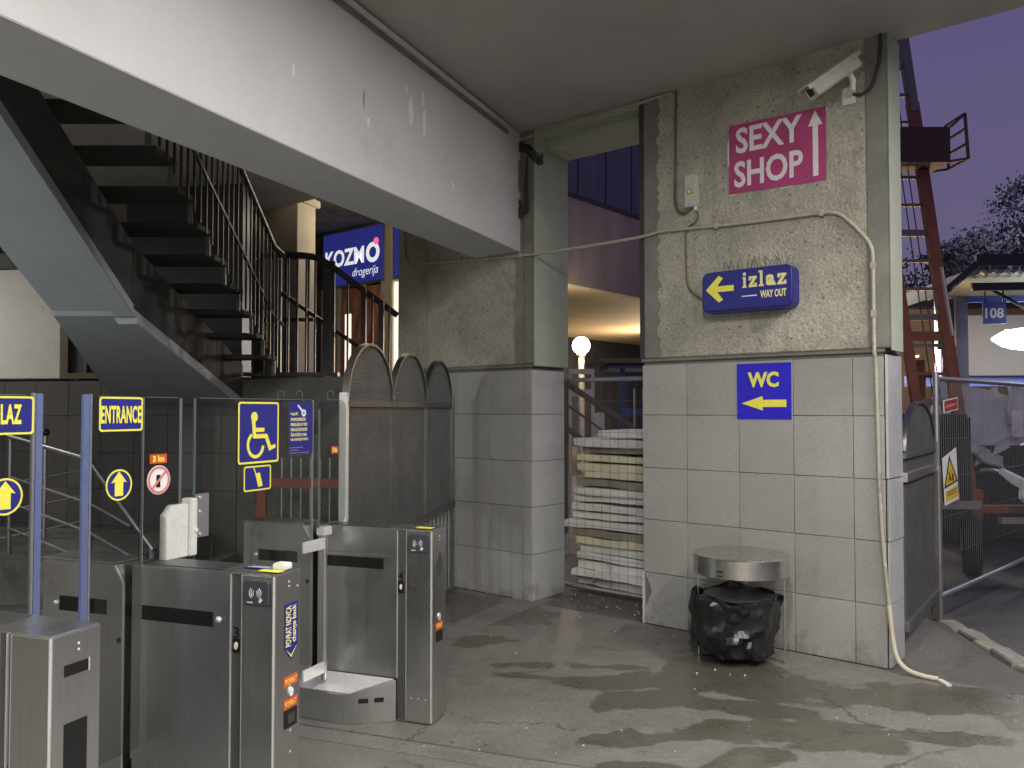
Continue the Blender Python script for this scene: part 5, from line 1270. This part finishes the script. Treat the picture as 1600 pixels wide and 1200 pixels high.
sheet('lower grey insulation sheet slumped against the skip side', (5.75, 10.3, 1.22), (.75, .5, .04), (60, 25, 4), sag=.06)
sheet('grey insulation sheet tilted down at the right edge of the frame', (6.75, 10.5, 1.50), (1.0, .6, .05), (65, 20, 0), sag=.06)
sheet('crumpled pale sheeting bright on top of the heap', (6.25, 10.75, 1.68), (.45, .3, .05), (40, -8, 0), m_sheet_l, .12)
sheet('crumpled pale sheeting at the heap top by the frame edge', (6.75, 10.75, 1.72), (.6, .35, .06), (45, -10, 5), m_sheet_l, .14)
wb = MB().prism(rrect(-.07, .07, -.16, .16, .02), -.02, .02).build('plastic_bag', m_foam, None, (6.12, 10.08, 1.43), 8, bevel=.01)
tag(wb, 'flat white plastic bag hanging down the front of the heap', 'bag')
for i, (x, y, z, sx, sy, rr) in enumerate(((5.25, 8.55, .83, .55, .10, (20, 32, -12)), (5.35, 8.5, .66, .42, .16, (55, 30, 0)), (5.72, 8.55, .62, .36, .08, (20, 34, 5)))):
    o = MB().prism([(-sx/2, -.02), (-sx*.2, -.05), (sx/2, -.03), (sx*.45, .03), (0, .05), (-sx*.45, .03)], -sy/2, sy/2).build('debris_scrap', m_sheet_l if i < 2 else m_foam_g, None, (x, y, z), bevel=.008)
    o.rotation_euler = tuple(rad(q) for q in rr)
    tag(o, ['longest torn pale scrap sliding down behind the road fence', 'crumpled pale scrap under the longest one behind the fence', 'short grey scrap at the right end of the debris'][i], 'scrap', 'torn scraps behind the road fence')
ki = thing('concrete_block', 'pale broken concrete block lying on the road behind the fence', 'block', (5.1, 7.85, -.11), 12)
MB().box(-.27, .8, -.09, .09, 0, .16).build('block_body', m_foam_g, ki, bevel=.02)

# trees against the dusk sky
def tree(label, x, y, h, r, seed):
    rnd = random.Random(seed)
    t = thing('tree', label, 'tree', (x, y, -.1), 0, 'trees beyond the bus bays')
    tr = MB(); lv = MB()
    tr.tube([(0, 0, 0), (.1, 0, h*.3), (.05, .1, h*.6), (0, 0, h*.97)], [.28, .2, .13, .02], 8)
    tips = []
    for k in range(26):
        z = h*(.25+.7*k/26); a = rnd.uniform(0, 6.28); ln = r*(1.05-.6*abs(k/26-.35))*rnd.uniform(.6, 1.1)
        p = Vector((0, 0, z)); d = Vector((math.cos(a), math.sin(a), rnd.uniform(.15, .6)))
        q = p+d*ln*.5+Vector((0, 0, rnd.uniform(-.1, .2))); e = p+d*ln
        tr.tube([p, q, e], [.07, .045, .012], 5)
        for m in range(7):
            f_ = rnd.uniform(.3, 1); b0 = p.lerp(e, f_); d2 = Vector((rnd.uniform(-1, 1), rnd.uniform(-1, 1), rnd.uniform(-.2, .9))); b1 = b0+d2*r*rnd.uniform(.12, .3)
            tr.tube([b0, b0.lerp(b1, .5)+Vector((0, 0, .04)), b1], [.025, .016, .006], 4, False); tips += [b1, b0.lerp(b1, .6)]
    for p in tips:
        if rnd.random() < .12: continue
        for m in range(20):
            c = p+Vector((rnd.gauss(0, .30), rnd.gauss(0, .30), rnd.gauss(0, .24))); s_ = rnd.uniform(.05, .12)
            u = Vector((rnd.uniform(-1, 1), rnd.uniform(-1, 1), rnd.uniform(-1, 1))).normalized(); v = u.cross(Vector((rnd.uniform(-1, 1), 1, .3))).normalized()
            lv.add([c-u*s_, c+v*s_*.6, c+u*s_, c-v*s_*.6], [(0, 1, 2, 3)])
    tr.build('trunk', m_bark, t); lv.build('crown', m_leaf, t, smooth=False)
tree('tallest dusk tree rising at the right edge above the bus bay', 24.6, 38, 12.0, 3.4, 1)
tree('lower bushy tree just left of the tallest one', 21.0, 36, 9.2, 3.0, 2)
tree('dark tree crown close behind the bus bay roof', 23.5, 31, 9.4, 3.6, 5)
tree('tree low behind the hoist mast beside the far hall', 17.2, 34, 8.2, 3.0, 9)
tree('dense tree right of the hoist mast above the far hall roof', 18.8, 30, 7.6, 2.9, 12)

stl = thing('tree_fill_lamp', 'added unseen lamp brightening the trees beyond the bus bays', 'street lamp', (21.5, 24, -.1), 120)  # unseen lamp added to lighten the trees in place of haze
MB().tube([(0, 0, 0), (0, 0, 8.4)], .08, 10).bar((0, 0, 8.4), (1.1, 0, 8.6), .06, .06).build('pole', m_galv, stl)
MB().box(1.0, 1.5, -.1, .1, 8.54, 8.66).build('lamp_head', m_cream, stl, bevel=.02)
l = bpy.data.lights.new('tree_fill_light', 'SPOT'); l.energy = 1900; l.spot_size = rad(160); l.color = (.78, .74, 1); l.shadow_soft_size = .3
lo = bpy.data.objects.new('tree_fill_light', l); COL.objects.link(lo); lo.location = (21.2, 25.2, 8.4); lo.rotation_euler = (rad(60), 0, 0)
# small pale litter on the floor
mb = MB()
for k in range(46):
    x, y = random.uniform(-.7, 2.9), random.uniform(3.4, 6.6); s_ = random.uniform(.002, .006)
    mb.prism([(x+s_*random.uniform(.5, 1)*math.cos(a), y+s_*random.uniform(.5, 1)*math.sin(a)) for a in (0, 1.5, 3, 4.5)], .0005, .004, 'z')
for k in range(30):
    xx, yy = wf(random.uniform(-2.7, -1.75), random.uniform(.1, .5)); s_ = random.uniform(.002, .009)
    mb.prism([(xx+s_*math.cos(a), yy+s_*math.sin(a)) for a in (0, 1.5, 3, 4.5)], .0, .006, 'z')
for k in range(4):
    xx, yy = 1.22+random.uniform(-.12, .18), 5.12+random.uniform(-.08, .06); s_ = random.uniform(.003, .008)
    mb.prism([(xx+s_*math.cos(a), yy+s_*math.sin(a)) for a in (0, 1.5, 3, 4.5)], .0, .007, 'z')
stuff(mb.build('litter_crumbs', m_litter))

# ------------------------------------------------------------------ the hall's lamps (above and behind the viewer) and the added fills
def lamp(label, pos, rz, watts, col=(1, .975, .935), L=1.25, wall=False):
    t = thing('ceiling_lamp', label, 'lamp', pos, rz, 'fluorescent fittings of the hall')
    MB().box(-L/2, L/2, -.09, .09, -.02, .025).build('housing', m_cream, t, bevel=.004)
    MB().tube([(-L/2+.03, 0, -.045), (L/2-.03, 0, -.045)], .02, 8).build('tube', m_lamp, t)
    l = bpy.data.lights.new('lamp_light', 'AREA'); l.shape = 'RECTANGLE'; l.size = L; l.size_y = .16; l.energy = watts; l.color = col
    o = bpy.data.objects.new('lamp_light', l); COL.objects.link(o); o.parent = t; o.location = (0, 0, -.075)
    return t
for i, (p, rz, w_) in enumerate(HALL_LAMPS):
    lamp(['fluorescent ceiling fitting nearest the white beam', 'fluorescent ceiling fitting above the viewer', 'fluorescent ceiling fitting by the canopy edge', 'fluorescent ceiling fitting behind the viewer', 'fluorescent ceiling fitting at the far left of the hall', 'added unseen fluorescent fitting brightening the left side wall'][i], p, rz, w_)
bl_ = lamp('added unseen fluorescent fitting brightening the stair underside from the left', STAIR_FILL_LAMP[0], STAIR_FILL_LAMP[1], STAIR_FILL_LAMP[2], (.86, .95, 1))
bl_.rotation_euler = (0, rad(-60), rad(0))
